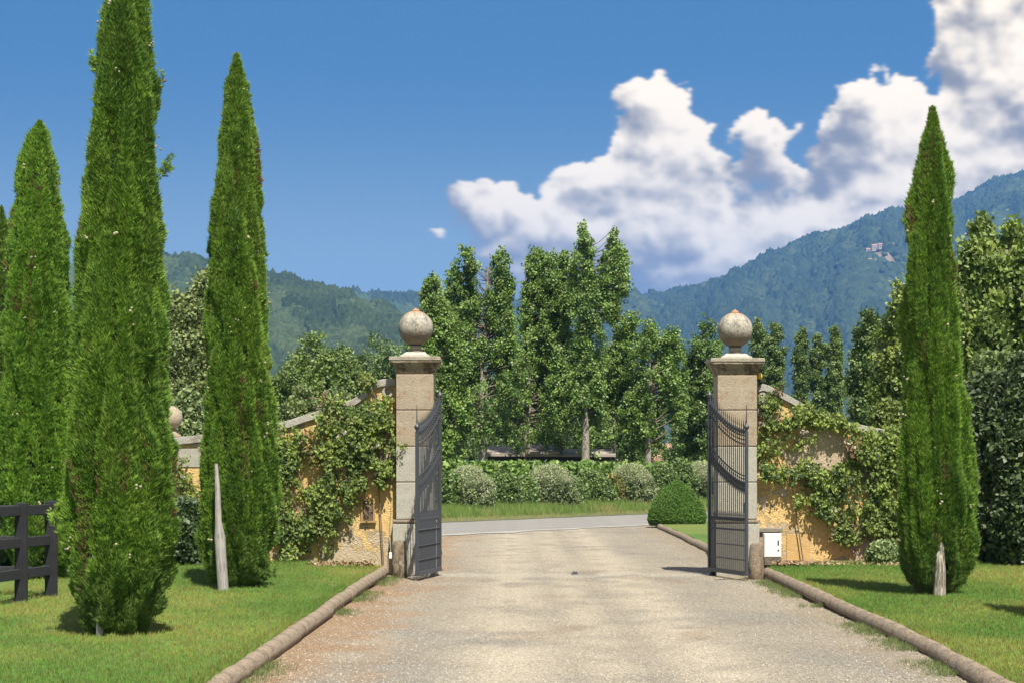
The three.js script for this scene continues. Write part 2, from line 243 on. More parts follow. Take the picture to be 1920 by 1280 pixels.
const driveCol = (x, z) => {
  const d = -z, l = x - kerbL(d), r = kerbR(d) - x; let c = [.37, .325, .255];
  const n = fbm(x * .9, d * .45, 3.3, 4), m = fbm(x * 2.6, d * 1.6, 7.1, 4), w = fbm(x * .5 + 7, d * .16, 9.1, 3);
  c = mix3(c, [.27, .255, .22], sm(.5, .68, n) * .6); c = mix3(c, [.45, .40, .31], sm(.5, .66, w) * .55);
  const track = Math.max(Math.exp(-(((x - 1.75) / .42) ** 2)), Math.exp(-(((x + .05) / .45) ** 2)), .8 * Math.exp(-(((x - .85) / .3) ** 2))); c = mix3(c, [.56, .49, .375], track * sm(.3, .55, m) * .9);  // wheel tracks worn pale
  c = mix3(c, [.37, .235, .125], sm(1.35, .1, l + (m - .5) * 1.9) * sm(.28, .5, n + .1) * .95);      // bare earth along the left kerb
  c = mix3(c, [.33, .26, .165], sm(.9, .1, r + (m - .5) * 1.4) * .6);
  c = mix3(c, [.29, .19, .12], sm(.66, .76, fbm(x * 1.6 + 3, d * .8, 1.7, 3)) * .38);
  if (d > 31.2 && d < 32.5) c = mix3(c, [.52, .47, .39], .75 * sm(.3, .5, m) * Math.min(1, (d - 31.2) * 3, (32.5 - d) * 3));
  return c.map((q, i) => q * [.89, .905, .925][i]);
};
ground('driveway', sheet([-7, -4.5, -3.2, ...range(-2.5, 4.5, 46), 5.5, 8], range(-64, -6, 210), (x, z) => .012 * (fbm(x * .8, z * .5, 4.4, 3) - .5), driveCol), M.gravel);
// the road crosses beyond the gate on a slant
const RD = new THREE.Vector2(6.2, -10.1).normalize(), RN = new THREE.Vector2(10.1, 6.2).normalize().negate();   // along it, and across it to the far side
const roadAt = (s, o) => { const bend = s < -3 ? (s + 3) * (s + 3) * -.006 : 0; return [-1.9 + RD.x * s + RN.x * (o + bend) * 1, -51.6 + RD.y * s + RN.y * (o + bend)]; };
// across to the far side means away from the camera
if (RN.y > 0) RN.negate();
const acrossSheet = (s0, s1, n, offs, yf) => {
  const pos = [], uv = [], idx = [], m = offs.length, r = rng(4);
  for (let i = 0; i <= n; i++) { const s = s0 + (s1 - s0) * i / n; offs.forEach((o, k) => { const w = typeof o === 'function' ? o(s) : o, [x, z] = roadAt(s, w); pos.push(x, yf(k, s), z); uv.push(x, z); }); }
  for (let i = 0; i < n; i++) for (let k = 0; k + 1 < m; k++) { const a = i * m + k; idx.push(a, a + m, a + 1, a + 1, a + m, a + m + 1); }
  const g = new THREE.BufferGeometry(); g.setAttribute('position', new THREE.Float32BufferAttribute(pos, 3)); g.setAttribute('uv', new THREE.Float32BufferAttribute(uv, 2)); g.setIndex(idx); g.computeVertexNormals();
  if (g.attributes.normal.getY(0) < 0) { const ix = g.index; for (let i = 0; i < ix.count; i += 3) { const t = ix.getX(i); ix.setX(i, ix.getX(i + 1)); ix.setX(i + 1, t); } g.computeVertexNormals(); } return g;
};
ground('road', acrossSheet(-40, 90, 160, [(s) => (fbm(s * .8, 2, 1.1, 3) - .5) * .35, 6.2], () => .018), M.asphalt);
ground('road_edge', acrossSheet(-24, 60, 200, [(s) => -.75 + (fbm(s * .9, 4, 2, 3) - .5) * .9, (s) => .02 + (fbm(s * .8, 2, 1.1, 3) - .5) * .35], () => .014), M.dust);
ground('verge', acrossSheet(-40, 90, 120, [(s) => 6.1 + (fbm(s * 1.2, 8, 1.1, 3) - .5) * .4, 7.2, 9, 13, 30], (k) => [.03, .14, .3, .34, .1][k]), M.field);
// lawns, a little above the drive
const kerbY = (d) => .05 + .04 * sm(16, 30, d);
const lawnCol = (x, z) => { const n = fbm(x * .55, z * .4, 2.2, 4), m = fbm(x * 2.2, z * 1.2, 5.2, 3); let c = mix3([.08, .16, .024], [.155, .205, .046], sm(.35, .68, n)); c = mix3(c, [.26, .235, .09], sm(.58, .76, m * .6 + n * .4) * .3); return c; };
const lawnH = (x, z) => (z < -33 ? .1 : mix(kerbY(-z) + .045, lawnY(-z), sm(.05, 1.3, x < 0 ? kerbL(-z) - x : x - kerbR(-z)))) + .02 * (fbm(x * .7, z * .7, 8.1, 2) - .5);
ground('lawn', sheet([...range(-16, -7, 8), ...range(-6.6, -2.6, 22), (z) => kerbL(-z) - .06], range(-34, -6, 90), lawnH, lawnCol), M.lawn);
ground('lawn', sheet([(z) => kerbR(-z) + .06, ...range(4.4, 9, 26), ...range(9.6, 18, 8)], range(-34, -6, 90), lawnH, lawnCol), M.lawn);
ground('lawn', sheet([(z) => kerbR(-z) + .06, ...range(4.8, 9, 14), 14], range(-61, -33.2, 60), (x, z) => .1 + .03 * fbm(x, z, 2), lawnCol), M.lawn);
{ // earth bed along the foot of the right wall
  ground('flower_bed', sheet(range(4.2, 9, 30), range(-31.9, -31.2, 5), (x, z) => lawnY(-z) + .012 + .05 * fbm(x * 4, z * 4, 1.5, 3) * sm(-31.2, -31.5, z)), std({ map: tex(256, 256, (u, v) => mix3([.12, .065, .035], [.32, .2, .12], noiseC(u, v) * .6 + noiseB(u, v) * .4), 1 / .6), bumpMap: pit, bumpScale: .03 }));
}
// kerbs of rounded logs laid end to end
function kerb(fx, d0, d1, seed, yBase, rad, fz) {
  const k = new THREE.Group(); k.name = numbered('kerb'); k.userData.kind = 'structure'; scene.add(k); const r = rng(seed);
  let d = d0; while (d < d1) {
    const L = Math.min(d1 - d, 2.2 + r() * 1.4), n = 26, pts = [], off = (r() - .5) * .03, rr = rad * (.93 + r() * .14);
    for (let i = 0; i <= n; i++) { const e = d + .012 + (L - .024) * i / n, t = i / n, end = Math.min(1, Math.min(t, 1 - t) * n / 1.2 + .5); pts.push([fx(e) + off + .014 * (n3(e * 1.3, seed) - .5), yBase(e) + .006 * (n3(e * 1.6, seed + 9) - .5), -e, rr * (i === 0 || i === n ? .95 : 1) * (.97 + .07 * (n3(e * 1.9, seed + 5) - .5)) * (end > 0 ? 1 : 1)]); }
    pts.unshift([pts[0][0], pts[0][1], pts[0][2] + .004, .001]); pts.push([...pts[pts.length - 1]]); pts[pts.length - 1][3] = .001; pts[pts.length - 1][2] -= .004;
    part('kerb_log', rough(limb(pts, 14), .006, 3.2, seed), M.log, k); d += L;
  }
}
kerb(kerbL, 9, 31.3, 11, (d) => .05 + .04 * sm(16, 30, d), .085);
kerb(kerbR, 9, 30.9, 23, (d) => .05 + .04 * sm(16, 30, d), .085);
kerb(kerbR, 33.4, 57, 35, () => .05, .085);

// ------------------------------------------------------------------ hills, woods on them
function hill(name, ridge, dFoot, dRidge, dBack, spur, seed, colf, pxs, nt) {
  const pos = [], col = [], idx = [], nx = pxs.length, at = [];
  for (let j = 0; j <= nt; j++) { const t = j / nt * 1.35; for (let i = 0; i < nx; i++) {
    const px = pxs[i], dr = dRidge(px), d = t < 1 ? mix(dFoot, dr, t) : mix(dr, dBack, (t - 1) / .35), x = X(px, d), top = (HOR - curve1(ridge, px) - (dFoot > 2000 ? 8 : 3)) / F * dr;
    const s = t < 1 ? Math.pow(Math.sin(t * Math.PI / 2), .8) * (.55 + .45 * t) : 1 - (t - 1) / .35 * .7, q = Math.sin(Math.min(1, t) * Math.PI);
    const h = Math.max(-5, top * s + spur * q * (fbm(px / 90 + t * 1.4 + seed, t * 3.2, seed + .5, 4) - .55) * 2 + spur * .25 * q * (fbm(px / 22, t * 11, seed + 3.5, 3) - .5));
    pos.push(x, h, -d); const c = colf(px, t, x, d); col.push(...c); at.push(t);
  } }
  for (let j = 0; j < nt; j++) for (let i = 0; i + 1 < nx; i++) { const a = j * nx + i; idx.push(a, a + 1, a + nx, a + 1, a + nx + 1, a + nx); }
  const g = new THREE.BufferGeometry(); g.setAttribute('position', new THREE.Float32BufferAttribute(pos, 3)); g.setAttribute('color', new THREE.Float32BufferAttribute(col, 3)); g.setIndex(idx); g.computeVertexNormals();
  ground(name, g, std({ vertexColors: true }));
  return { at: (px, t) => { const fi = Math.min(nx - 1.001, Math.max(0, (px - pxs[0]) / (pxs[nx - 1] - pxs[0]) * (nx - 1))), fj = Math.min(nt - .001, t / 1.35 * nt), i = Math.floor(fi), j = Math.floor(fj), u = fi - i, v = fj - j, o = (j * nx + i) * 3, e = [0, 0, 0]; for (let k = 0; k < 3; k++) e[k] = mix(mix(pos[o + k], pos[o + 3 + k], u), mix(pos[o + nx * 3 + k], pos[o + nx * 3 + 3 + k], u), v); return e; } };
}
const bare = (px, t, k) => sm(.56, .68, fbm(px / 45 + k, t * 6, k + 2.5, 4));       // clearings
const hillCol = (k) => (px, t) => { const b = bare(px, t, k) * (k === 3 ? 1 : .25), n = fbm(px / 30, t * 9, k, 3); return mix3(mix3([.022, .05, .018], [.06, .095, .03], n), [.22, .16, .09], b); };
const treeGeo = []; { const r = rng(9); for (let v = 0; v < 3; v++) { const g = new THREE.IcosahedronGeometry(1, 1), p = g.attributes.position; for (let i = 0; i < p.count; i++) { const x = p.getX(i), y = p.getY(i), z = p.getZ(i), k = .78 + .5 * n3(x * 2.1 + v * 7, y * 2.1, z * 2.1 + 5); p.setXYZ(i, x * k, y * k * 1.1 + .35, z * k); } g.computeVertexNormals(); treeGeo.push(g); } }
const woodMat = std({ color: 0xffffff });
function wood(name, H, px0, px1, n, t0, size, seed, k, tone) {
  const r = rng(seed), ms = [[], [], []], cs = [[], [], []], m = new THREE.Matrix4(), q = new THREE.Quaternion(), up = new THREE.Vector3(0, 1, 0);
  for (let i = 0; i < n; i++) {
    const px = mix(px0, px1, r()), t = t0 + (1.04 - t0) * r(); if (k === 3 && px > 1608 && px < 1678 && t > .3) { const e = H.at(px, t), py = HOR - (e[1] - EYE) / -e[2] * F; if (py > 464 && py < 492 && r() < .75) continue; }
    if (bare(px, t, k) > .35 && r() > (k === 3 ? .25 : .8)) continue;
    const e = H.at(px, t), s = size * (.55 + .75 * r()) * (.8 + .5 * n3(px / 30, t * 9, k + 1)), v = i % 3, con = fbm(px / 40, t * 7, k + 30, 3) + (r() - .5) * .3 > .6 ? 1.5 : 1;
    ms[v].push(m.compose(new THREE.Vector3(e[0], e[1], e[2]), q.setFromAxisAngle(up, r() * 6.28), new THREE.Vector3(s / Math.sqrt(con), s * con, s / Math.sqrt(con))).clone());
    const a = fbm(px / 34, t * 8, k + 11, 3), c = mix3(con > 1 ? [.014, .034, .015] : tone[0], con > 1 ? [.034, .058, .02] : tone[1], sm(.25, .75, a * .6 + r() * .4)); cs[v].push(rgb(...c));
  }
  const g = new THREE.Group(); g.name = numbered(name); g.userData.kind = 'stuff'; scene.add(g);
  ms.forEach((list, v) => { const im = new THREE.InstancedMesh(treeGeo[v], woodMat, list.length); im.name = 'foliage'; list.forEach((x, i) => { im.setMatrixAt(i, x); im.setColorAt(i, cs[v][i]); }); im.castShadow = im.receiveShadow = true; im.userData.kind = 'stuff'; g.add(im); });
}
const ridgeR = [[900, 575], [1000, 570], [1130, 562], [1180, 556], [1240, 552], [1300, 541], [1380, 520], [1450, 482], [1500, 462], [1540, 441], [1585, 426], [1620, 416], [1700, 402], [1740, 396], [1795, 381], [1830, 366], [1870, 346], [1920, 332], [2000, 318], [2300, 300], [2600, 360]];
const ridgeL = [[-700, 470], [-300, 480], [100, 485], [300, 497], [360, 500], [400, 507], [450, 516], [500, 527], [560, 541], [600, 552], [640, 565], [700, 582], [760, 602], [830, 640], [900, 690], [1000, 760]];
const ridgeF = [[300, 575], [500, 568], [600, 562], [660, 557], [700, 554], [760, 557], [800, 555], [850, 556], [900, 562], [960, 600], [1060, 800]];
const mountain = hill('mountain', ridgeR, 2300, (px) => 4700 + 1.0 * (px - 1400), 7000, 110, 3, hillCol(3), range(820, 2700, 240), 90);
const farHill = hill('hills', ridgeF, 2300, () => 3600, 4600, 40, 7, hillCol(7), range(250, 1060, 100), 40);
const nearHill = hill('hills', ridgeL, 800, (px) => 1900 - .2 * px, 2900, 22, 5, hillCol(5), range(-700, 1050, 220), 80);
wood('wood_on_mountain', mountain, 850, 2000, 80000, .0, 9.5, 31, 3, [[.02, .042, .014], [.052, .075, .022]]);
wood('wood_on_hills', farHill, 480, 1020, 12000, .3, 8, 33, 7, [[.03, .06, .02], [.06, .095, .03]]);
wood('wood_on_hills', nearHill, 250, 900, 34000, .25, 4.4, 37, 5, [[.02, .042, .016], [.05, .074, .025]]);

// ------------------------------------------------------------------ gate pillars, each of stacked stone blocks
const PD = 31.6, PS = PD / F;                                            // distance of the pillar fronts, metres per pixel there
function pillar(cx, top, label, wide, ballLabel) {
  const x = (cx - CX) * PS, t = thing('gate_pillar', label, 'pillar', [x, 0, -PD - .33], 'stone gate pillars with ball finials');
  const y = (py) => Y(py, PD), wS = wide.shaft * PS, dep = .66, r = rng(cx);
  const block = (name, w, py0, py1, mat, lab) => { const h = y(py0) - y(py1) - .012, g = box(w, h, dep * w / wS, 0, y(py1) + h / 2 + .004, 0, .012); return part(name, rough(subdiv(g, 1), .004, 7, cx + py0), mat, t, lab); };
  part('mortar', box(wS - .03, y(top.shaft) - .04, dep - .03, 0, (y(top.shaft)) / 2, 0), M.stoneWorn, t);
  block('plinth', wide.plinth * PS, 980, 1080, M.stonePale);
  block('ledge', (wide.plinth + 2) * PS, 973, 980, M.stoneWarm);
  const joints = [top.shaft, 768, 836, 903, 973];
  for (let i = 0; i < 4; i++) block('stone_block', wS, joints[i], joints[i + 1], i < 2 ? M.stoneWarm : M.stonePale);
  // cornice: a moulded profile carried round the square shaft
  const prof = [[0, 700], [1, 697], [3, 694], [3, 690], [7, 686], [9, 681], [12, 679], [12, 676.5], [11, 676]], rings = (pts, name, mat) => part(name, rough(squareLathe(pts.map(([o, py]) => [wS / 2 + o * PS * wide.k, y(py + top.off)])), .004, 12, cx), mat, t);
  rings([[-8, 700], ...prof, [-8, 676]], 'cornice', M.stoneWorn);
  rings([[-8, 675.6], [8.5, 675.6], [9.5, 674.5], [9.5, 669], [8, 668], [-8, 668]].map(([o, p]) => [o + (o > 0 ? 3.5 : 0), p]), 'cap_slab', M.stoneGrey);
  rings([[-30, 667.7], [-6, 667.7], [-6.5, 664.5], [-12, 662], [-15, 659], [-17, 658], [-32, 658]].map(([o, p]) => [o - 1, p]), 'cap_step', M.stonePale);
  const L = (pts, mat, name, lab) => part(name, rough(new THREE.LatheGeometry(pts.map(([rr, py]) => new THREE.Vector2(rr * PS, y(py + top.off))), 28), .003, 9), mat, t, lab);
  L([[0, 658.2], [14, 658.2], [13.5, 656], [11.5, 654], [11.5, 648], [13, 645], [0, 644]], M.stoneGrey, 'neck');
  const bg = new THREE.SphereGeometry(33 * PS, 48, 32); bg.translate(0, y(613 + top.off), 0); part('ball', rough(bg, .006, 5, cx), M.ball, t);
  L([[0, 581.5], [8, 581.5], [8, 579.5], [6, 578.5], [5.5, 577], [2, 576], [1, 574.5], [0, 574]], std({ color: rgb(.36, .2, .1) }), 'ball_tip');
  return t;
}
function subdiv(g) { return g; }
function squareLathe(prof) {                                             // rings of a square section with crisp corners: [half width, y]
  const pos = [], uv = []; const put = (a, b, c, d) => { for (const p of [a, b, c, a, c, d]) { pos.push(p[0], p[1], p[2]); uv.push(p[0] + p[2], p[1]); } };
  const N = 6; for (let i = 0; i + 1 < prof.length; i++) { const [w0, y0] = prof[i], [w1, y1] = prof[i + 1]; for (let k = 0; k < 4; k++) { const c = [1, 0, -1, 0][k], s = [0, 1, 0, -1][k], P = (u, w, yy) => [c * w - s * u * w, yy, s * w + c * u * w]; for (let j = 0; j < N; j++) { const u0 = -1 + 2 * j / N, u1 = u0 + 2 / N; put(P(u0, w0, y0), P(u0, w1, y1), P(u1, w1, y1), P(u1, w0, y0)); } } }
  const g = new THREE.BufferGeometry(); g.setAttribute('position', new THREE.Float32BufferAttribute(pos, 3)); g.setAttribute('uv', new THREE.Float32BufferAttribute(uv, 2)); g.computeVertexNormals(); return g;
}
pillar(777.5, { shaft: 700, off: 0 }, 'square stone gate pillar with round ball on top, left of the drive', { shaft: 70, plinth: 82, k: 1 });
pillar(1383, { shaft: 702, off: 3 }, 'square stone gate pillar with round ball on top, right of the drive', { shaft: 74, plinth: 82, k: 1.05 });

// ------------------------------------------------------------------ the two leaves of the iron gate
function gateLeaf(label, hinge, free, side) {
  const [hx, hd] = hinge, [fx, fd] = free, L = Math.hypot(fx - hx, fd - hd), t = thing('gate_leaf', label, 'gate', [hx, 0, -hd], 'open wrought iron gate leaves', Math.atan2(fd - hd, fx - hx));
  const yTop = (s) => 2.18 + .50 * Math.pow(1 - s, 1.75), yMid = (s) => 1.60 + .50 * Math.pow(1 - s, 1.6), N = 19, m = M.iron;
  const bar = (x, y0, y1, r) => cyl(r, r, y1 - y0, x, (y0 + y1) / 2, 0, 6), spear = (x, y0, h, r) => { const g = new THREE.LatheGeometry([[0, 0], [r * .7, 0], [r * 1.9, h * .16], [r * 1.2, h * .34], [r * .55, h * .42], [r * 1.05, h * .55], [0, h]].map(([a, b]) => new THREE.Vector2(a, b)), 6); g.translate(x, y0, 0); return g; };
  const flat = (f, s0, s1, h, th) => { const P = [], n = 18, sh = new THREE.Shape(); for (let i = 0; i <= n; i++) { const s = s0 + (s1 - s0) * i / n; P.push([s * L, f(s)]); } sh.moveTo(...P[0]); P.forEach((p) => sh.lineTo(p[0], p[1] + h / 2)); P.reverse().forEach((p) => sh.lineTo(p[0], p[1] - h / 2)); const g = new THREE.ExtrudeGeometry(sh, { depth: th, bevelEnabled: false }); g.translate(0, 0, -th / 2); return g; };
  part('stile', [box(.05, 2.72, .05, .02, .09 + 1.36, 0)], m, t); part('stile', [box(.045, 2.19, .045, L - .02, .09 + 1.095, 0)], m, t);
  const ball = (x, y, r, h) => { const g = new THREE.LatheGeometry([[0, 0], [r * .6, 0], [r * .5, r * .5], [r * .45, r], [r * .9, r * 1.5], [r, r * 2], [r * .9, r * 2.5], [r * .4, r * 3], [r * .25, r * 3.6], [r * .12, h], [0, h + .01]].map(([a, b]) => new THREE.Vector2(a, b)), 12); g.translate(x, y, 0); return g; };
  part('finial', ball(.02, 2.80, .048, .2), m, t); part('finial', ball(L - .02, 2.27, .042, .42), m, t);
  part('top_rail', flat((s) => yTop(s) + .04, 0, 1, .02, .024), m, t); part('top_rail', flat((s) => yTop(s) - .09, 0, 1, .018, .022), m, t);
  part('middle_rail', flat(yMid, 0, 1, .017, .022), m, t); part('middle_rail', flat((s) => yMid(s) - .1, 0, 1, .014, .018), m, t);
  for (const y of [.77, .53, .31]) part('rail', box(L, .018, .02, L / 2, y, 0), m, t);
  part('bottom_rail', box(L, .05, .06, L / 2, .11, 0), m, t); part('bottom_rail', box(L, .018, .1, L / 2, .083, 0), m, t);
  const beads = [];
  for (let i = 0; i < N; i++) {
    const s = (i + .7) / (N + .4), x = s * L; part('bar', [bar(x, .13, yTop(s) + .06, .0075), spear(x, yTop(s) + .05, .26, .011)], m, t);
    const b = new THREE.SphereGeometry(.0165, 7, 5); for (const y of [yTop(s) - .025, yMid(s) - .05]) { const g = b.clone(); g.translate(x, y, 0); beads.push(g); }
    const x2 = (i + 1.2) / (N + .4) * L; if (i < N - 1) { part('dog_bar', [bar(x2, .13, .90, .005), spear(x2, .9, .17, .007)], m, t); const g = spear(x2, yMid((i + 1.2) / (N + .4)) - .1, -.2, .012); beads.push(g); const g3 = b.clone(); g3.translate(x2, .77, 0); g3.scale(1, 1, 1.2); beads.push(g3); }
  }
  const o = part('bead_row', beads, m, t); o.userData.kind = 'stuff';
  part('lock_box', box(.05, .16, .07, L - .06, 1.12, 0, .006), m, t);
  for (const y of [.35, 2.45]) part('hinge', [cyl(.026, .026, .1, -.02, y, 0, 10), box(.1, .03, .03, -.06, y, 0)], m, t);
  return t;
}
gateLeaf('open black iron gate leaf seen edge on, in front of left stone pillar', [X(825, 31.85), 31.85], [X(781, 30.2), 30.2], -1);
gateLeaf('open black iron gate leaf standing before the right stone pillar', [X(1330, 31.75), 31.75], [X(1401, 30.2), 30.2], 1);

// ------------------------------------------------------------------ garden walls with curved copings
const WD = 31.85, WS = WD / F;
function gardenWall(label, top, thick, mat, end, dirn, gap) {
  const wx = (px) => (px - CX) * WS, wy = (py) => Y(py, WD), x0 = wx(end), t = thing('garden_wall', label, 'wall', [x0, 0, -WD], 'ochre garden walls beside the gate');
  const P = top.map(([px, py]) => [wx(px) - x0, wy(py)]), sh = new THREE.Shape(); const th = thick * WS;
  // smooth the line of the coping
  const cv = new THREE.SplineCurve(P.map((p) => new THREE.Vector2(...p))).getPoints(60);
  sh.moveTo(cv[0].x, 0); cv.forEach((p) => sh.lineTo(p.x, p.y - th * .9)); sh.lineTo(cv[cv.length - 1].x, 0);
  const g = new THREE.ExtrudeGeometry(sh, { depth: .34, bevelEnabled: false }); g.translate(0, 0, -.34); part('wall_body', g, mat, t);
  // the coping stones follow it, one by one
  const n = 7, per = Math.floor(60 / n); for (let k = 0; k < n; k++) {
    const a = k * per, b = k === n - 1 ? 60 : a + per, s = new THREE.Shape(), q = cv.slice(a, b + 1).map((p) => p.clone()); const sgn = Math.sign(q[q.length - 1].x - q[0].x); q[0].x += .003 * sgn; q[q.length - 1].x -= .003 * sgn;
    s.moveTo(q[0].x, q[0].y - th); q.forEach((p) => s.lineTo(p.x, p.y)); q.reverse().forEach((p) => s.lineTo(p.x, p.y - th));
    const e = new THREE.ExtrudeGeometry(s, { depth: .44, bevelEnabled: true, bevelSize: .008, bevelThickness: .008, bevelSegments: 1 }); e.translate(0, 0, -.39); part('coping_stone', rough(e, .004, 8, k + end), M.coping, t);
  }
  return { t, x0 };
}
function scroll(w, px, py, r, mirror) {                                  // the volute that ends the coping beside the pillar
  const cx = (px - CX) * WS - w.x0, cy = Y(py, WD), s = new THREE.Shape(), a = [], b = [], R = r * WS;
  for (let i = 0; i <= 40; i++) { const u = i / 40, th = Math.PI * (.5 + 2.6 * u), ro = R * (1 - .8 * u), ri = ro - R * .36 * (1 - .45 * u); const c = Math.cos(th) * -mirror, q = Math.sin(th); a.push([cx + c * ro, cy + q * ro]); b.push([cx + c * ri, cy + q * ri]); }
  s.moveTo(...a[0]); a.forEach((p) => s.lineTo(...p)); b.reverse().forEach((p) => s.lineTo(...p));
  const g = new THREE.ExtrudeGeometry(s, { depth: .42, bevelEnabled: true, bevelSize: .006, bevelThickness: .006, bevelSegments: 1 }); g.translate(0, 0, -.385); part('scroll', g, M.coping, w.t);
}
const wl = gardenWall('low ochre plastered wall with sloping stone coping and scroll, left of the gate', [[742, 711], [726, 711], [706, 715], [688, 731], [661, 749], [632, 760], [602, 769], [568, 780], [533, 791], [490, 801], [440, 809], [377, 816], [331, 821], [326, 822]], 12, M.wallLeft, 742, -1);
scroll(wl, 728, 736, 13, -1);
{ const tb = box(.2, .42, .3, 0, 0, 0); }
const wr = gardenWall('low ochre plastered wall with sloping stone coping, right of the gate', [[1420, 724], [1432, 721], [1448, 727], [1480, 743], [1510, 760], [1540, 774], [1580, 788], [1620, 798], [1660, 806], [1720, 815], [1800, 822], [1860, 824]], 11, M.wallRight, 1420, 1);
scroll(wr, 1431, 741, 15, 1);
{ // pale stone bracket under the right scroll, niche in the left wall, panel in the right one
  part('bracket', box(.14, .34, .1, (1428 - 1420) * WS, Y(762, WD), .03, .02), M.stonePale, wr.t);
  const nx = (690 - 742) * WS, ny = Y(956, WD);
  part('niche_frame', [box(.03, .34, .06, nx - .1, ny, .02), box(.03, .34, .06, nx + .1, ny, .02), box(.23, .03, .06, nx, ny + .185, .021), box(.26, .03, .08, nx, ny - .185, .021)], M.ochre, wl.t);
  part('niche_door', box(.165, .335, .02, nx, ny, .006), std({ color: rgb(.13, .09, .06), roughness: .7 }), wl.t, 'small brown metal door in the niche');
  const hx = (1497 - 1420) * WS, hy = Y(1027, WD);
  part('utility_panel', box(.37, .46, .014, hx, hy, .006, .004), M.ochre, wr.t);
  part('quoin_block', box(.36, .3, .012, (355 - 742) * WS, Y(858, WD), .008, .01), M.stonePale, wl.t);
}
{ // ball at the far end of the left wall
  const t = thing('wall_finial', 'beige stone ball on the wall end, half hidden behind tallest cypress', 'finial', [X(322, WD + .2), Y(822, WD), -WD - .17]);
  part('pedestal', new THREE.LatheGeometry([[0, 0], [.17, 0], [.15, .06], [.09, .1], [.09, .16], [0, .16]].map((p) => new THREE.Vector2(...p)), 20), M.stoneWarm, t);
  const s = new THREE.SphereGeometry(.2, 32, 20); s.translate(-.03, .34, 0); part('ball', rough(s, .006, 5), M.stoneWarm, t);
}
// ------------------------------------------------------------------ bollards, electric cabinet, lamp, small fittings
function bollard(px, d, w0, w1, h, label, mat, seed) {
  const t = thing('stone_bollard', label, 'bollard', [X(px, d), 0, -d], 'stone guard posts at the gate');
  const pr = [[0, 0], [w0, 0], [mix(w0, w1, .4), h * .4], [mix(w0, w1, .8), h * .8], [w1, h * .93], [w1 * .88, h * .975], [w1 * .55, h], [0, h * 1.005]];
  part('post', rough(new THREE.LatheGeometry(pr.map((p) => new THREE.Vector2(...p)), 24), .012, 6, seed), mat, t);
}
bollard(748.5, 31.0, .125, .115, .585, 'weathered stone bollard with dark stain, at foot of left gate pillar', M.stoneWorn, 2);
bollard(1418, 30.6, .135, .10, .56, 'tapered brown stone bollard at foot of right gate pillar', M.log, 8);
{
  const d = 31.35, y0 = lawnY(d), t = thing('electric_cabinet', 'white metal electricity cabinet on brick base by right wall', 'cabinet', [X(1448, d), y0, -d]);
  part('base', rough(box(.27, .12, .3, 0, .05, -.05), .01, 9), M.stoneWorn, t);
  part('housing', box(.27, .38, .2, 0, .30, 0, .008), M.whiteMetal, t);
  part('door', box(.25, .36, .012, .002, .30, .104, .005), M.whiteMetal, t);
  part('lock', box(.02, .075, .014, .085, .345, .115, .004), M.black, t); part('keyhole', cyl(.012, .012, .02, .085, .225, .11, 10), M.black, t);
  const b = thing('masonry_ledge', 'low stone ledge above and behind white electricity cabinet', 'ledge', [X(1441, WD), y0, -WD + .12]);
  part('ledge_body', rough(box(.34, .5, .2, 0, .24, 0, .01), .006, 8), M.stoneWarm, b); part('ledge_slab', rough(box(.4, .07, .28, 0, .53, .01, .012), .006, 8), M.stoneGrey, b);
}
{
  const d = 31.75, t = thing('warning_lamp', 'yellow plastic gate warning lamp beside the top of right pillar', 'lamp', [X(1424, d), Y(722, d), -d]);
  part('bracket', [box(.03, .1, .03, 0, .04, 0), cyl(.05, .055, .03, 0, .085, 0)], M.black, t);
  part('lens', new THREE.LatheGeometry([[0, .1], [.048, .1], [.05, .15], [.046, .19], [.03, .205], [0, .21]].map((p) => new THREE.Vector2(...p)), 20), M.yellow, t);
}
{
  const d = 31.5, t = thing('photocell', 'small white plastic sensor box low on left pillar with cable', 'sensor', [X(732.5, d), Y(1041, d), -d]);
  part('case', box(.055, .1, .05, 0, 0, 0, .008), M.white, t); part('cable', limb([[0, .05, 0, .004], [-.02, .3, -.2, .004], [-.01, .6, -.25, .004], [0, .9, -.27, .004]], 5), M.stonePale, t);
}
{
  const d = 32, t = thing('gate_stop', 'small dark metal stop in the middle of the gravel drive', 'door stop', [X(1078, d), 0, -d]);
  part('stop', [box(.075, .045, .06, 0, .03, 0, .012), box(.12, .012, .1, 0, .012, 0, .004)], M.iron, t);
}
{ // iron floor track, flush plate and cracks under the right leaf
  const t = thing('hinge_plate', 'rusty iron floor plate under the hinge of right gate leaf', 'floor plate', [X(1336, 31.7), .012, -31.7]); part('plate', box(.2, .02, .16, 0, 0, 0, .004), M.iron, t); part('pivot', cyl(.035, .045, .06, 0, .035, 0), M.iron, t);
}
{ // fallen vine twig
  const t = thing('fallen_twig', 'thin dry forked twig lying on gravel before right gate leaf', 'twig', [X(1378, 30.1), .012, -30.1]);
  part('stem', limb([[-.32, .01, .05, .006], [-.1, .02, -.02, .007], [.1, .012, .03, .006], [.3, .02, .0, .003]], 5), M.twig, t); part('side_shoot', limb([[.02, .015, .01, .005], [.1, .03, .1, .004], [.2, .05, .16, .002]], 5), M.twig, t); part('side_shoot', limb([[-.14, .015, 0, .004], [-.2, .06, -.05, .003], [-.24, .1, -.06, .002]], 5), M.twig, t);
}
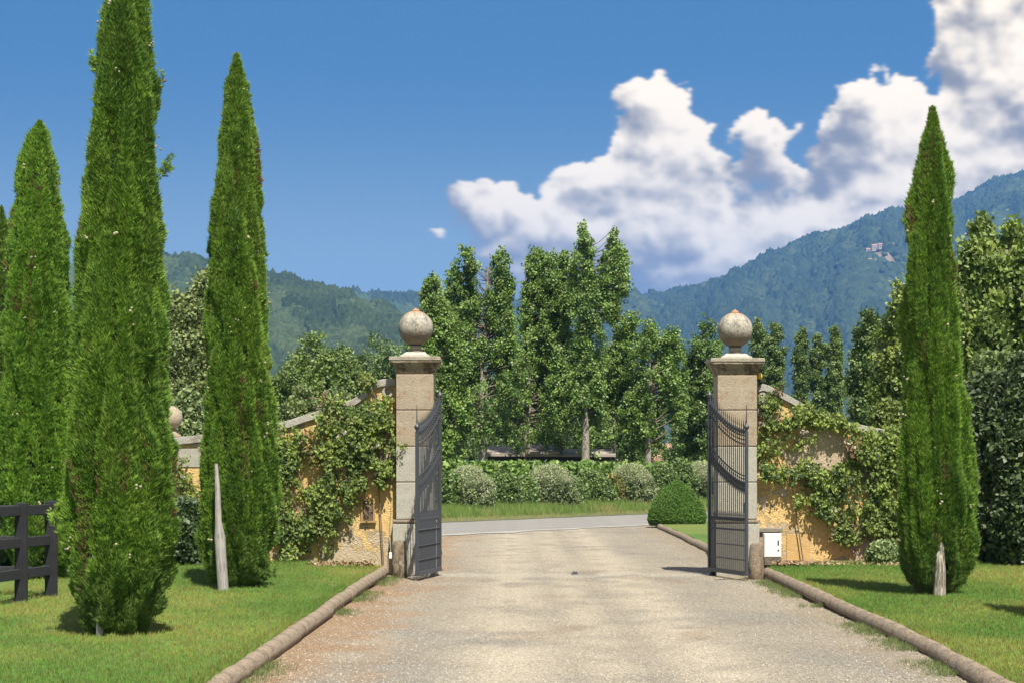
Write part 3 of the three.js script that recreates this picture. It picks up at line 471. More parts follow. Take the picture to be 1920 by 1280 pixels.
// ------------------------------------------------------------------ stakes and the black paddock fence
{
  const d = lawnD(1107), y0 = lawnY(d), t = thing('wooden_stake', 'tall split grey wooden stake leaning in front of the middle left cypress', 'stake', [X(417, d), y0, -d]), h = Y(869, d) - y0, k = d / F;
  const g = limb([[0, -.1, 0, .07], [0, .05, 0, .07], [-.02, h * .25, 0, .068], [-.03, h * .42, .02, .07], [-.06, h * .55, .0, .045], [-.07, h * .8, 0, .035], [-.078, h, 0, .022], [-.078, h + .002, 0, .001]], 8); part('stake_wood', rough(g, .012, 7), M.greyWood, t);
}
{
  const d = lawnD(1190) - .19, y0 = lawnY(d), t = thing('wooden_stake', 'short grey wooden stake poking out of tallest cypress at its base', 'stake', [X(186, d), y0, -d]), h = Y(1040, d) - y0;
  part('stake_wood', rough(limb([[0, -.1, 0, .035], [0, .2, 0, .033], [-.015, h * .5, .03, .03], [-.04, h, .05, .02], [-.04, h + .002, .05, .001]], 8), .01, 7), M.greyWood, t);
}
{
  const dA = lawnD(1128), dB = lawnD(1117), t = thing('paddock_fence', 'black stained wooden post and rail fence corner on the left lawn', 'fence', [X(39, dA), lawnY(dA), -dA]);
  const A = [0, 0], B = [X(95, dB) - X(39, dA), -(dB - dA)], C = [X(-60, 21.8) - X(39, dA), dA - 21.8], Dd = [X(-110, dB + .2) - X(39, dA), -(dB + .2 - dA)];
  const post = (p, h) => part('post', rough(box(.135, h + .3, .135, p[0], h / 2 - .15, p[1], .012), .006, 6, p[0] * 9), M.blackWood, t);
  post(A, 1.17); post(B, 1.18); post(C, 1.17); post(Dd, 1.18);
  const rail = (p, q, y, off) => { const L = Math.hypot(q[0] - p[0], q[1] - p[1]), a = Math.atan2(-(q[1] - p[1]), q[0] - p[0]), g = box(L, .12, .045, L / 2, 0, 0, .008); g.rotateY(a); g.translate(p[0], y, p[1] + off); part('rail', g, M.blackWood, t); };
  for (const y of [1.08, .70, .33]) { rail(A, B, y, -.05); rail(C, A, y, -.05); rail(Dd, B, y - .015, .05); }
}
// ------------------------------------------------------------------ beyond: open shed, houses
{
  const d = 101, t = thing('open_shed', 'long open sided shed with low brown grey roofs under the poplars', 'shed', [X(1030, d), 0, -d]), k = d / F, lx = (px) => (px - 1030) * k, y = (py) => Y(py, d);
  const roof = (x0, x1, y0, y1, dep, ridge) => { const s = new THREE.Shape(); s.moveTo(-dep / 2, y0); s.lineTo(0, y1); s.lineTo(dep / 2, y0); s.lineTo(dep / 2, y0 - .12); s.lineTo(0, y1 - .12); s.lineTo(-dep / 2, y0 - .12); const g = new THREE.ExtrudeGeometry(s, { depth: x1 - x0, bevelEnabled: false }); g.rotateY(Math.PI / 2); g.translate(x0, 0, 0); return g; };
  part('roof', roof(lx(914), lx(1000), y(851), y(836), 5), M.roofGrey, t); part('roof', roof(lx(985), lx(1046), y(847), y(833), 6), M.roofGrey, t); part('roof', roof(lx(1042), lx(1150), y(852), y(841), 5), M.roofGrey, t);
  for (const px of [918, 942, 966, 990, 1020, 1048, 1076, 1104, 1146]) part('post', box(.12, y(851), .12, lx(px), y(851) / 2, 2.2), M.black, t);
  part('beam', box(lx(1150) - lx(914), .16, .1, (lx(1150) + lx(914)) / 2, y(853), 2.3), M.greyWood, t); part('back_wall', box(lx(1148) - lx(916), y(852), .15, (lx(1148) + lx(916)) / 2, y(852) / 2, -2), M.twig, t);
}
function house(px, d, yb, w, h, rw, label, cat = 'house', group, tone = M.houseWall, roofMat = M.roofRed, turn = 0) {
  const t = thing('house', label, cat, [X(px, d), yb, -d], group, turn), dep = w * .7;
  part('wall', box(w, h, dep, 0, h / 2, 0), tone, t);
  const s = new THREE.Shape(); s.moveTo(-dep / 2 - .4, h); s.lineTo(0, h + rw); s.lineTo(dep / 2 + .4, h); s.lineTo(dep / 2 + .4, h - .25); s.lineTo(-dep / 2 - .4, h - .25);
  const g = new THREE.ExtrudeGeometry(s, { depth: w + .8, bevelEnabled: false }); g.rotateY(Math.PI / 2); g.translate(-w / 2 - .4, .01, 0); const rf = part('roof', g, roofMat, t);
  for (let i = -1; i <= 1; i++) part('window', box(w * .09, h * .24, .12, i * w * .3, h * .6, dep / 2 + .02), M.paneDark, t);
  part('chimney', box(w * .06, rw * .9, w * .06, w * .2, h + rw, 0), tone, rf); return t;
}
house(1201, 150, 0, 4, 1.6 + 1.0, 1.1, 'small house with orange red roof glimpsed between poplar trunks');
{ // village on the mountain slope
  const R = rng(6), spots = [[1614, 484], [1622, 480], [1631, 477], [1640, 472], [1647, 470], [1655, 468], [1662, 470], [1670, 469], [1636, 482]];
  const sl = (px, py) => { for (let t = .02; t < 1; t += .004) { const e = mountain.at(px, t); if (e[1] >= Y(py, -e[2])) return e; } return mountain.at(px, .8); };
  const words = ['leftmost and lowest', 'second from left', 'third from left', 'fourth from left', 'middle', 'sixth from left', 'third from right', 'rightmost'];
  spots.slice(0, 8).forEach(([px, py], i) => { const e = sl(px, py); house(px, -e[2] - 12, e[1] - 2, 10 + 6 * R(), 8 + 3 * R(), 3, `pale house with red roof, ${words[i]} in the village on the mountain`, 'house', 'village houses on the mountain'); });
  [[1636, 500, 'lone pale house on the mountainside below the village'], [1806, 450, 'pale house on the far slope right of the right cypress'], [1604, 631, 'pale house with red roof at mountain foot behind columnar poplars']].forEach(([px, py, l]) => { const e = sl(px, py); house(px, -e[2] - 14, e[1] + 1, 14, 8, 3, l); });
}

// ------------------------------------------------------------------ greenery: leaf shapes
function leafGeo(list) {                                                 // list of [base, tip, half width vector] triples -> folded leaves
  const pos = []; for (const [b, t, w, f] of list) { const m = [mix(b[0], t[0], .45) + f[0], mix(b[1], t[1], .45) + f[1], mix(b[2], t[2], .45) + f[2]], l = [m[0] + w[0] - f[0], m[1] + w[1] - f[1], m[2] + w[2] - f[2]], r = [m[0] - w[0] - f[0], m[1] - w[1] - f[1], m[2] - w[2] - f[2]]; pos.push(...b, ...l, ...t, ...b, ...t, ...r); }
  const g = new THREE.BufferGeometry(); g.setAttribute('position', new THREE.Float32BufferAttribute(pos, 3)); g.computeVertexNormals(); return g;
}
const V = (x, y, z) => new THREE.Vector3(x, y, z);
function clump(n, seed, spread, len, wid, droop = 0) {                   // broad leaves scattered through a small ball
  const r = rng(seed), L = [];
  for (let i = 0; i < n; i++) { const c = V(r() - .5, r() - .5, r() - .5).multiplyScalar(2); if (c.length() > 1) c.setLength(Math.sqrt(r())); c.multiplyScalar(spread); const dir = V(r() - .5, r() - .5 - droop, r() - .5).normalize(), s = V(r() - .5, r() - .5, r() - .5).cross(dir).normalize(), k = .7 + .6 * r(), w = s.clone().multiplyScalar(wid * k), n2 = s.clone().cross(dir).multiplyScalar(wid * .3 * k); const b = c.clone().addScaledVector(dir, -len * k / 2), t = c.clone().addScaledVector(dir, len * k / 2); L.push([b.toArray(), t.toArray(), w.toArray(), n2.toArray()]); }
  return leafGeo(L);
}
function tuft(n, seed, base, height, wid, splay) {                       // thin blades that rise and fan out
  const r = rng(seed), pos = [];
  for (let i = 0; i < n; i++) { const a = r() * 6.283, b = Math.sqrt(r()) * base, x = Math.cos(a) * b, z = Math.sin(a) * b, y = (r() - .15) * height * .5, l = height * (.4 + .6 * r()), o = splay * (.3 + r()), a2 = a + (r() - .5) * 2, tx = x + Math.cos(a2) * o * l, tz = z + Math.sin(a2) * o * l, wa = r() * 6.283, wx = Math.cos(wa) * wid, wz = Math.sin(wa) * wid; pos.push(x - wx, y, z - wz, x + wx, y, z + wz, tx, y + l, tz); }
  const g = new THREE.BufferGeometry(); g.setAttribute('position', new THREE.Float32BufferAttribute(pos, 3)); g.computeVertexNormals(); return g;
}
const G = {
  spray: tuft(24, 1, .03, .05, .0044, .62), sprayFine: tuft(30, 2, .06, .14, .006, .5), grass: tuft(9, 3, .03, .042, .0022, .5), tall: tuft(16, 4, .16, .34, .006, .35), silver: tuft(34, 5, .14, .42, .006, .4),
  poplar: clump(18, 6, .2, .105, .046), poplarB: clump(12, 7, .24, .15, .062), laurel: clump(14, 8, .11, .085, .028), vine: clump(13, 9, .07, .05, .0145, .5), grape: clump(12, 10, .22, .17, .085), box: clump(22, 11, .055, .028, .011), shrub: clump(18, 12, .17, .085, .03), flower: clump(14, 13, .14, .035, .016),
};
const leafMat = (rough_, tr = .3) => new THREE.MeshPhysicalMaterial({ color: 0xffffff, roughness: rough_, side: THREE.DoubleSide, transmission: tr, thickness: 0 });
const LM = { matte: std({ color: 0xffffff, roughness: .75, side: THREE.DoubleSide }), soft: leafMat(.75, .4), gloss: leafMat(.55, .35) };
const qT = new THREE.Quaternion(), eT = new THREE.Euler();
class Foliage {                                                          // gathers places, then becomes one mesh of copies under its plant
  constructor(geo, mat) { this.geo = geo; this.mat = mat; this.m = []; this.c = []; }
  add(x, y, z, s, quat, col) { this.m.push(new THREE.Matrix4().compose(new THREE.Vector3(x, y, z), quat, new THREE.Vector3(s, s, s))); this.c.push(col); }
  build(name, parent) { const im = new THREE.InstancedMesh(this.geo, this.mat, this.m.length), c = new THREE.Color(); this.m.forEach((q, i) => { im.setMatrixAt(i, q); im.setColorAt(i, c.setRGB(...this.c[i])); }); im.name = parent === scene ? numbered(name) : name; im.castShadow = im.receiveShadow = true; im.userData.kind = 'stuff'; parent.add(im); return im; }
}
const anyQuat = (r) => new THREE.Quaternion().setFromEuler(eT.set(r() * 6.283, r() * 6.283, r() * 6.283)).clone();
const leanQuat = (r, ax, az, spin = true) => new THREE.Quaternion().setFromEuler(new THREE.Euler(az, 0, -ax)).multiply(new THREE.Quaternion().setFromAxisAngle(V(0, 1, 0), spin ? r() * 6.283 : 0));

// ------------------------------------------------------------------ cypresses
function cypress(label, baseD, baseY, prof, n, seed, o = {}) {           // prof: rows of [height, left, right] as seen from the drive
  const pyB = o.basePy, rows = prof.map(([py, l, r]) => [Y(py, baseD), X(l, baseD), X(r, baseD)]).reverse(), x0 = (rows[0][1] + rows[0][2]) / 2, r = rng(seed);
  const t = thing('cypress', label, 'cypress tree', [x0, baseY, -baseD], 'tall pointed Italian cypresses'), H = rows[rows.length - 1][0] - baseY;
  const tab = rows.map(([y, l, q]) => [y - baseY, (l + q) / 2 - x0, (q - l) / 2]), cxAt = curve1.bind(null, tab.map((a) => [a[0], a[1]])), rAt = curve1.bind(null, tab.map((a) => [a[0], a[2]]));
  // furrows and plumes: the crown is made of upright plumes that stand out by different amounts
  const lump = (th, h) => { const c = Math.cos(th), s = Math.sin(th); const a = fbm(c * 1.9 + seed, s * 1.9, h * .55 + 10, 3), b = fbm(c * 6 + seed, s * 6, h * 1.7 + 10, 3); return (a - .5) * .18 + (b - .5) * .20; }, fine = (th, h, R) => fbm(Math.cos(th) * Math.max(R, .3) * 10 + seed, h * 1.7, Math.sin(th) * Math.max(R, .3) * 10 + 30, 3);
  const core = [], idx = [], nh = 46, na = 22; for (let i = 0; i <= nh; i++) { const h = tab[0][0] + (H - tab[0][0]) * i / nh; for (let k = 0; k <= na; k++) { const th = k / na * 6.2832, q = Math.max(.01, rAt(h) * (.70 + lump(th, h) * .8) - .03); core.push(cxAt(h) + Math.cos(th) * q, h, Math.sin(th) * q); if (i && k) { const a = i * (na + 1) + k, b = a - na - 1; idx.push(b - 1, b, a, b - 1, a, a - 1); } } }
  const cg = new THREE.BufferGeometry(); cg.setAttribute('position', new THREE.Float32BufferAttribute(core, 3)); cg.setIndex(idx); cg.computeVertexNormals(); part('shade_core', cg, M.core, t);  // solid near-black core, its colour painting shade into the crown gaps
  part('trunk', limb([[0, -.15, o.front ?? 0, .085], [.01, .62, (o.front ?? 0) * 1.02, .068], [cxAt(1), 1, 0, .06], [cxAt(H * .6), H * .6, 0, .04], [cxAt(H * .95), H * .95, 0, .01]], 9), M.bark, t);
  const fo = new Foliage(o.fine ? G.sprayFine : G.spray, LM.matte), rmax = Math.max(...tab.map((a) => a[2])), tone = o.tone ?? 0, big = o.size ?? 1;
  const put = (h, th, q, s, lean) => {
    const c = Math.cos(th), z = Math.sin(th), a = fbm(c * 2 + seed * 3, z * 2, h * .9 + 20, 3), b = r(), d = fbm(c * 9 + seed, z * 9, h * 4 + 10, 2);
    let col = mix3([.055, .135, .012], [.215, .36, .032], sm(.25, .8, a * .4 + d * .3 + b * .35)); if (n3(c * 4 + seed * 2, h * 1.3, z * 4 + 50) > .84 && b < .5) col = [.17, .115, .05]; col = mix3(col, [.19, .22, .06], sm(.78, 1, b) * .35 + sm(.62, .74, d) * .3);
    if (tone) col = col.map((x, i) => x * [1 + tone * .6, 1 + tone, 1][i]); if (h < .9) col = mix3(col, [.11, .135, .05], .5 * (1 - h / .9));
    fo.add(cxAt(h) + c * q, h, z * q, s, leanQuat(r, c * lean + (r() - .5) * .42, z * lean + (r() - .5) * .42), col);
  };
  let i = 0; while (i < n) { const h = tab[0][0] + (H - tab[0][0]) * r(), R = rAt(h); if (r() > (R + .06) / (rmax + .06)) continue; const th = r() * 6.2832; if (Math.sin(th) < -.35 && r() < .55) continue; if (o.front && h < .42 + .1 * r() && Math.sin(th) > 0 && Math.abs(Math.cos(th) * R) < .075 + .05 * r()) continue; i++;
    const L = lump(th, h), fn = fine(th, h, R); if (fn < .41 && r() < .72 * sm(.15, .4, R)) { i -= .8; continue; } const q = R * (.97 + L * .9) - Math.min(.055, R * .3) + (fn - .52) * .38 * Math.min(1, R * 3) - .10 * r() * r(); put(h - .05, th, Math.max(0, q), big * (.62 + .6 * r()) * (R < .12 ? .75 : 1), .18 + .25 * r() + (r() < .05 ? .5 : 0)); }
  for (const [h, th, k] of o.tufts ?? []) for (let j = 0; j < 34; j++) { const u = r(); put(h + .13 * u * u + (r() - .5) * .12, th + (r() - .5) * .35, rAt(h) * .9 + k * u, .7 + .4 * r(), .5 + .5 * r()); }
  fo.build('foliage', t);
  const cones = new Foliage(new THREE.IcosahedronGeometry(.013, 1), M.cone ??= std({ color: 0xffffff, roughness: .7 })), m = o.cones ?? 60; let cc = 0;
  while (cc < m) { const h = .4 + (H - .8) * r(), th = r() * 6.2832, ch = fbm(Math.cos(th) * 3, h * 1.4, seed, 2); if (ch < .5 && r() > .15) continue; const k = 1 + Math.floor(r() * 3); for (let j = 0; j < k; j++) cones.add(cxAt(h) + Math.cos(th) * (rAt(h) * (1.0 + lump(th, h) * .9)) + (r() - .5) * .07, h + (r() - .5) * .07, Math.sin(th) * (rAt(h) * (1.0 + lump(th, h) * .9)) + .02, .8 + .7 * r(), anyQuat(r), r() < .12 ? [.30, .29, .19] : mix3([.13, .14, .07], [.3, .28, .16], r())); cc += k; }
  cones.build('cones', t); return t;
}
const D1 = lawnD(1188), D2 = lawnD(1101), D3 = lawnD(1084), DR = lawnD(1114);
cypress('tallest cypress, cut off by the top of the picture, left lawn', D1, lawnY(D1), [[-225, 237, 239], [-150, 216, 258], [-60, 203, 270], [0, 194, 277], [100, 182, 284], [200, 171, 292], [300, 162, 297], [400, 155, 302], [500, 148, 305], [600, 141, 311], [700, 135, 316], [800, 128, 322], [900, 125, 328], [1000, 122, 331], [1050, 129, 327], [1100, 135, 312], [1150, 146, 286], [1180, 164, 262], [1188, 182, 250]], 80000, 3, { cones: 110, tufts: [[Y(325, D1) - lawnY(D1), -.1 + 6.283, .14], [Y(170, D1) - lawnY(D1), .1, .1], [Y(130, D1) - lawnY(D1), 3.1, .06], [Y(990, D1) - lawnY(D1), 3.0, .2]] });
cypress('slender cypress behind grey wooden stake, between tallest cypress and left wall', D2, lawnY(D2), [[97, 441, 445], [125, 431, 456], [150, 425, 463], [200, 419, 474], [300, 409, 483], [400, 400, 492], [500, 394, 499], [600, 388, 505], [700, 382, 509], [800, 378, 517], [900, 375, 520], [1000, 378, 520], [1050, 388, 514], [1080, 403, 500], [1094, 420, 482], [1101, 430, 470]], 62000, 8, { cones: 90, size: 1.05, tufts: [[.15, .4, .22]] });
cypress('broad cypress behind the black fence, left of the tallest cypress', D3, lawnY(D3), [[224, 70, 76], [240, 58, 90], [260, 50, 96], [300, 39, 107], [350, 31, 115], [400, 24, 121], [500, 12, 131], [600, 6, 136], [700, 2, 140], [800, 0, 144], [900, -1, 146], [1000, 4, 142], [1050, 16, 130], [1084, 40, 106]], 40000, 13, { cones: 50, size: 1.1, tone: .12 });
cypress('dark cypress at the left edge of the picture, behind black fence', 32.5, .2, [[384, 0, 4], [420, -16, 17], [470, -30, 26], [550, -45, 34], [700, -58, 42], [900, -62, 48], [1020, -54, 40], [1060, -30, 20]], 14000, 17, { cones: 20, size: 1.15, tone: -.15 });
cypress('lone tall cypress on the right lawn, in front of the wall end', DR, lawnY(DR), [[197, 1747, 1751], [222, 1738, 1761], [250, 1730, 1769], [300, 1719, 1778], [400, 1706, 1791], [500, 1700, 1797], [600, 1695, 1801], [700, 1690, 1806], [800, 1686, 1814], [900, 1685, 1821], [1000, 1690, 1825], [1050, 1697, 1821], [1085, 1710, 1812], [1105, 1728, 1790], [1114, 1738, 1765]], 62000, 21, { cones: 70, size: 1.05, front: .3 });
cypress('cypress standing right of the picture, casting a shadow on the lawn', 19.4, .1, [[40, 2195, 2199], [120, 2170, 2225], [260, 2140, 2255], [500, 2120, 2275], [1000, 2105, 2290], [1120, 2125, 2270], [1180, 2180, 2215]], 5000, 25, { cones: 10, size: 1.3 });

// ------------------------------------------------------------------ broad-leaved trees: spires of leaf clumps on a limbed trunk
function tree(name, label, cat, d, trunk, spires, o = {}) {              // trunk: [px, top py], spires: [px, top, bottom, half width, fullness]
  const k = d / F, x0 = X(trunk[0], d), t = thing(name, label, cat, [x0, 0, -d], o.group), r = rng(o.seed ?? Math.round(trunk[0] * 7 + d)), fo = new Foliage(o.geo ?? G.poplar, o.mat ?? LM.gloss), wood_ = [], tw = o.trunkR ?? .17;
  const tTop = Y(trunk[1], d); const tp = []; for (let i = 0; i <= 7; i++) { const h = tTop * i / 7; tp.push([(n3(h * .35, d) - .5) * .5 * i / 7, h, (n3(h * .35, d + 9) - .5) * .4 * i / 7, tw * (1.15 - .85 * i / 7)]); }
  const at = (h) => { const f = Math.min(6.99, Math.max(0, h / tTop * 7)), i = Math.floor(f); return [0, 1, 2].map((q) => mix(tp[i][q], tp[i + 1][q], f - i)); };
  const lo = (o.colors ?? [[.03, .062, .012], [.085, .145, .028]]).map((c) => c.map((q, i) => q * [3.5, 3.1, 2.7][i]));
  const extra = o.shape ? [] : spires.flatMap(([px, top, bot, hw]) => [0, 1, 2].map(() => [px + (r() - .5) * 1.5 * hw, top + (.08 + .3 * r()) * (bot - top), mix(top, bot, .6 + .3 * r()), hw * (.26 + .22 * r()), .7]));
  for (const [px, top, bot, hw, full = 1] of [...spires, ...extra]) {
    const cx = X(px, d) - x0, yt = Y(top, d), yb = Y(bot, d), L = yt - yb, R = hw * k, rb = Math.max(.22, R * (o.lobe ?? .30)), nb = Math.max(10, Math.round(L * R / (rb * rb) * .9 * full)), zOff = (r() - .5) * R;
    for (let b = 0; b < nb; b++) {
      const u = (b + r()) / nb, prof = (o.shape ?? ((q) => Math.pow(Math.sin(Math.PI * (.09 + .85 * q)), .5) * (1 - .14 * q)))(u), a = r() * 6.283, q = Math.sqrt(r()) * Math.max(0, R * prof - rb * .4), bx = cx + Math.cos(a) * q, bz = zOff + Math.sin(a) * q * 1.0, by = yb + L * u, br = rb * (.45 + .85 * r() * r() + .25 * r()) * (u > .88 ? .8 : 1), tint = r(), nl = Math.round((o.leaves ?? 15) * (br * br) / (rb * rb) * (.7 + .6 * r()));
      if (b % 2 === 0) { const h0 = Math.min(tTop * .97, Math.max(tTop * .34, by - L * (.10 + .18 * r()))), s = at(h0); wood_.push(limb([[...s, tw * .34 * (1 - .6 * u)], [mix(s[0], bx, .45), mix(s[1], by, .35), mix(s[2], bz, .45), tw * .2 * (1 - .6 * u)], [bx, by, bz, .015]], 5)); }
      for (let i = 0; i < nl; i++) { const c = V(r() - .5, r() - .5, r() - .5).normalize().multiplyScalar(br * (.25 + 1.0 * r())); fo.add(bx + c.x, by + c.y * 1.35, bz + c.z, (o.size ?? 1) * (.7 + .6 * r()), anyQuat(r), mix3(mix3(lo[0], lo[1], tint * .45 + r() * r() * .65), [.3, .34, .11], r() > .9 ? .6 : 0)); }
    }
  }
  part('trunk', limb(tp, 9), o.bark ?? M.bark, t); part('limbs', wood_, M.limb, t); fo.build('foliage', t); return t;
}
const pg = 'poplars in the row behind the hedge';
const airy = (q) => Math.pow(Math.sin(Math.PI * (.06 + .9 * q)), .5);
tree('poplar', 'pale green poplar with one narrow top, leftmost beside the left ball', 'poplar tree', 88, [822, 560], [[812, 517, 690, 34], [800, 590, 860, 50], [845, 600, 862, 45]], { group: pg });
tree('poplar', 'dense poplar with two dark green tops, above the left gate leaf', 'poplar tree', 94, [905, 500], [[872, 468, 700, 46, 1.3], [937, 472, 690, 34], [905, 560, 800, 84], [890, 720, 838, 66, .8]], { group: pg, colors: [[.022, .05, .010], [.075, .13, .026]] });
tree('poplar', 'broad poplar whose rounded top stands left of the tallest tree', 'poplar tree', 99, [990, 500], [[1006, 470, 720, 34, 1.2], [1036, 482, 720, 34, 1.2], [1058, 476, 700, 26], [985, 590, 838, 66], [1040, 640, 836, 56]], { group: pg });
tree('poplar', 'tallest poplar, with airy twin tops and pale trunk', 'poplar tree', 96, [1097, 440], [[1094, 424, 640, 31, .95], [1152, 428, 590, 27, .8], [1128, 500, 640, 30, .5], [1090, 600, 836, 66, .85], [1115, 640, 826, 44, .7]], { group: pg, trunkR: .2, lobe: .36, colors: [[.03, .065, .014], [.10, .16, .04]] });
tree('poplar', 'medium poplar with bare leaning trunk, right of the tallest tree', 'poplar tree', 100, [1152, 640], [[1176, 596, 760, 40, 1.2], [1150, 670, 826, 48, .8]], { group: pg });
tree('poplar', 'poplar with forked pale trunk near the right gate leaf', 'poplar tree', 98, [1216, 640], [[1222, 603, 800, 46], [1262, 622, 790, 36], [1205, 720, 850, 40, .8]], { group: pg });
tree('poplar', 'dark bushy poplar close behind the right gate pillar', 'poplar tree', 104, [1322, 640], [[1322, 604, 860, 46, 1.2], [1290, 660, 862, 30], [1350, 640, 860, 36]], { group: pg, colors: [[.02, .045, .010], [.06, .11, .022]] });
// the wood behind them
const bg = 'dark trees in the second row behind the poplars';
[[705, 628, 60, 'rounded dark tree behind the left scroll of the wall'], [765, 650, 48, 'dark tree behind the left gate pillar'], [860, 640, 55, 'dark tree filling the gap behind the two topped poplar'], [960, 650, 60, 'dark tree behind the broad poplar'], [1050, 640, 60, 'dark tree behind the pale trunk of the tallest poplar'], [1140, 655, 48, 'dark tree behind the poplar with the bare trunk'], [1195, 690, 44, 'low dark tree between the right hand poplars'], [1285, 790, 36, 'low bush in the gap left of the right gate leaf']].forEach(([px, top, hw, l], i) => tree('broadleaf_tree', l, 'tree', 122 + (i % 3) * 6, [px, top + 50], [[px, top, 862, hw, 1.1], [px + hw * .5, top + 50, 862, hw * .8], [px - hw * .5, top + 60, 862, hw * .8]], { group: bg, size: 1.3, leaves: 30, lobe: .4, colors: [[.022, .045, .012], [.055, .095, .022]] }));
const cg2 = 'columnar poplars behind the right wall', col = (q) => Math.pow(Math.sin(Math.PI * (.08 + .88 * q)), .55);
[[1424, 604, 730, 19, 'columnar poplar touching the ball of the right pillar'], [1453, 610, 752, 23, 'columnar poplar just right of the right pillar'], [1503, 619, 762, 19, 'narrow columnar poplar, left one of three in the gap'], [1534, 628, 768, 18, 'narrow columnar poplar, middle one of three in the gap'], [1564, 615, 790, 21, 'narrow columnar poplar, right one of three in the gap']].forEach(([px, top, bot, hw, l]) => tree('columnar_poplar', l, 'poplar tree', 118, [px, top + 20], [[px, top, bot, hw, 1.5], [px, top + 60, bot + 60, hw * .8, 1]], { group: cg2, shape: col, size: .9, leaves: 16, colors: [[.022, .048, .012], [.065, .105, .024]] }));
tree('broadleaf_tree', 'dark conical tree left of the right cypress', 'tree', 74, [1630, 620], [[1632, 588, 800, 34, 1.4], [1610, 660, 810, 26], [1655, 640, 810, 36]], { colors: [[.018, .04, .010], [.05, .088, .02]] });
tree('broadleaf_tree', 'yellow green tree peeping out just left of the right cypress', 'tree', 60, [1690, 580], [[1690, 543, 790, 46, 1.3], [1668, 610, 800, 34], [1730, 520, 800, 50]], { colors: [[.035, .062, .012], [.11, .15, .03]] });
tree('broadleaf_tree', 'large bright green tree at the right edge, behind the tall hedge', 'tree', 47, [1870, 470], [[1852, 411, 720, 48, 1.3], [1905, 418, 720, 50, 1.3], [1812, 500, 780, 46, 1.2], [1950, 440, 780, 60], [1860, 560, 800, 74, 1.1]], { leaves: 30, geo: G.poplarB, size: .8, lobe: .3, trunkR: .2, colors: [[.028, .055, .010], [.10, .145, .028]], mat: LM.soft });
tree('broadleaf_tree', 'grey green tree with two tops between the tallest and slender cypress', 'tree', 52, [350, 590], [[330, 552, 760, 30], [372, 520, 760, 34], [398, 516, 740, 26], [335, 650, 830, 40], [365, 660, 830, 40]], { size: .85, leaves: 24, colors: [[.035, .06, .018], [.10, .135, .05]], mat: LM.soft });
tree('broadleaf_tree', 'rounded tree right of the slender cypress, above the left wall', 'tree', 84, [580, 680], [[575, 634, 800, 52, 1.3], [540, 690, 800, 40, 1.2], [610, 660, 800, 40]], { colors: [[.028, .055, .012], [.075, .12, .026]] });
tree('broadleaf_tree', 'rounded tree left of the left scroll, above the left wall', 'tree', 90, [645, 700], [[643, 655, 800, 34, 1.3], [615, 690, 800, 40], [672, 700, 800, 36, 1.2]], { colors: [[.026, .05, .012], [.07, .115, .026]] });
tree('broadleaf_tree', 'low bushy tree behind the middle of the left wall', 'tree', 60, [560, 760], [[560, 735, 860, 60, 1.3], [640, 740, 860, 56, 1.2], [700, 740, 860, 40, 1.2]], { colors: [[.03, .052, .016], [.075, .105, .034]] });

// ------------------------------------------------------------------ hedges, shrubs and the clipped cone along the road
function shrub(name, label, cat, px, d, y0, halfW, h, geo, n, cols, o = {}) {
  const t = thing(name, label, cat, [X(px, d), y0, -d], o.group), r = rng(Math.round(px * 3 + d)), fo = new Foliage(geo, o.mat ?? LM.gloss), ws = [];
  for (let i = 0; i < 7; i++) { const a = r() * 6.283, q = halfW * .6 * r(); ws.push(limb([[0, -.05, 0, .025], [Math.cos(a) * q * .5, h * .3, Math.sin(a) * q * .5, .018], [Math.cos(a) * q, h * .75, Math.sin(a) * q, .006]], 5)); }
  part('stems', ws, M.twig, t);
  for (let i = 0; i < n; i++) {
    const u = r(), a = r() * 6.283, hh = h * Math.pow(u, .8) * (o.fan ? .8 + .35 * n3(a * 1.1, px) : 1), prof = o.fan ? .5 + .55 * Math.sin(hh / h * 2.1) : Math.sqrt(Math.max(.02, 1 - Math.pow(Math.max(0, hh / h - .25) / .78, 2))) * (hh < h * .25 ? .8 + .2 * hh / (h * .25) : 1), lump = (o.ragged ? .35 : .62) + (o.ragged ? 1.2 : .75) * fbm(Math.cos(a) * 1.9 + px, hh * 1.5, Math.sin(a) * 1.9 + 9, 3), q = halfW * prof * lump * Math.pow(r(), .35);
    const lean = o.upright ? leanQuat(r, Math.cos(a) * (.2 + .5 * r()), Math.sin(a) * (.2 + .5 * r())) : anyQuat(r);
    let c = mix3(cols[0], cols[1], r()).map((q) => q * (o.bright ?? 2)); if (cols[2] && n3(Math.cos(a) * 1.5 + px, hh * 1.2, Math.sin(a) * 1.5) + hh / h * .5 > .72 && r() < (o.bloom ?? .5)) c = mix3(c, cols[2], .5 + .5 * r());
    fo.add(Math.cos(a) * q, hh, Math.sin(a) * q, (o.size ?? 1) * (.7 + .6 * r()), lean, c);
  }
  if (o.shoots) { const up = new Foliage(G.silver, LM.matte); for (let i = 0; i < o.shoots; i++) { const a = r() * 6.283, q = halfW * .8 * Math.sqrt(r()); up.add(Math.cos(a) * q, h * (.45 + .35 * r()) * (1 - .3 * q / halfW), Math.sin(a) * q, .5 + .45 * r(), leanQuat(r, Math.cos(a) * .5 * r(), Math.sin(a) * .5 * r()), mix3(cols[1], cols[2], r())); } up.build('shoots', t); }
  if (o.base) { const lo = new Foliage(G.shrub, LM.gloss); for (let i = 0; i < n * .8; i++) { const a = r() * 6.283, hh = h * .62 * r(), q = halfW * (1.05 - .3 * hh / h) * Math.sqrt(r()); lo.add(Math.cos(a) * q, hh, Math.sin(a) * q, .8 + .5 * r(), anyQuat(r), mix3([.05, .085, .02], [.15, .2, .06], r())); } lo.build('lower_leaves', t); }
  fo.build('foliage', t); return t;
}
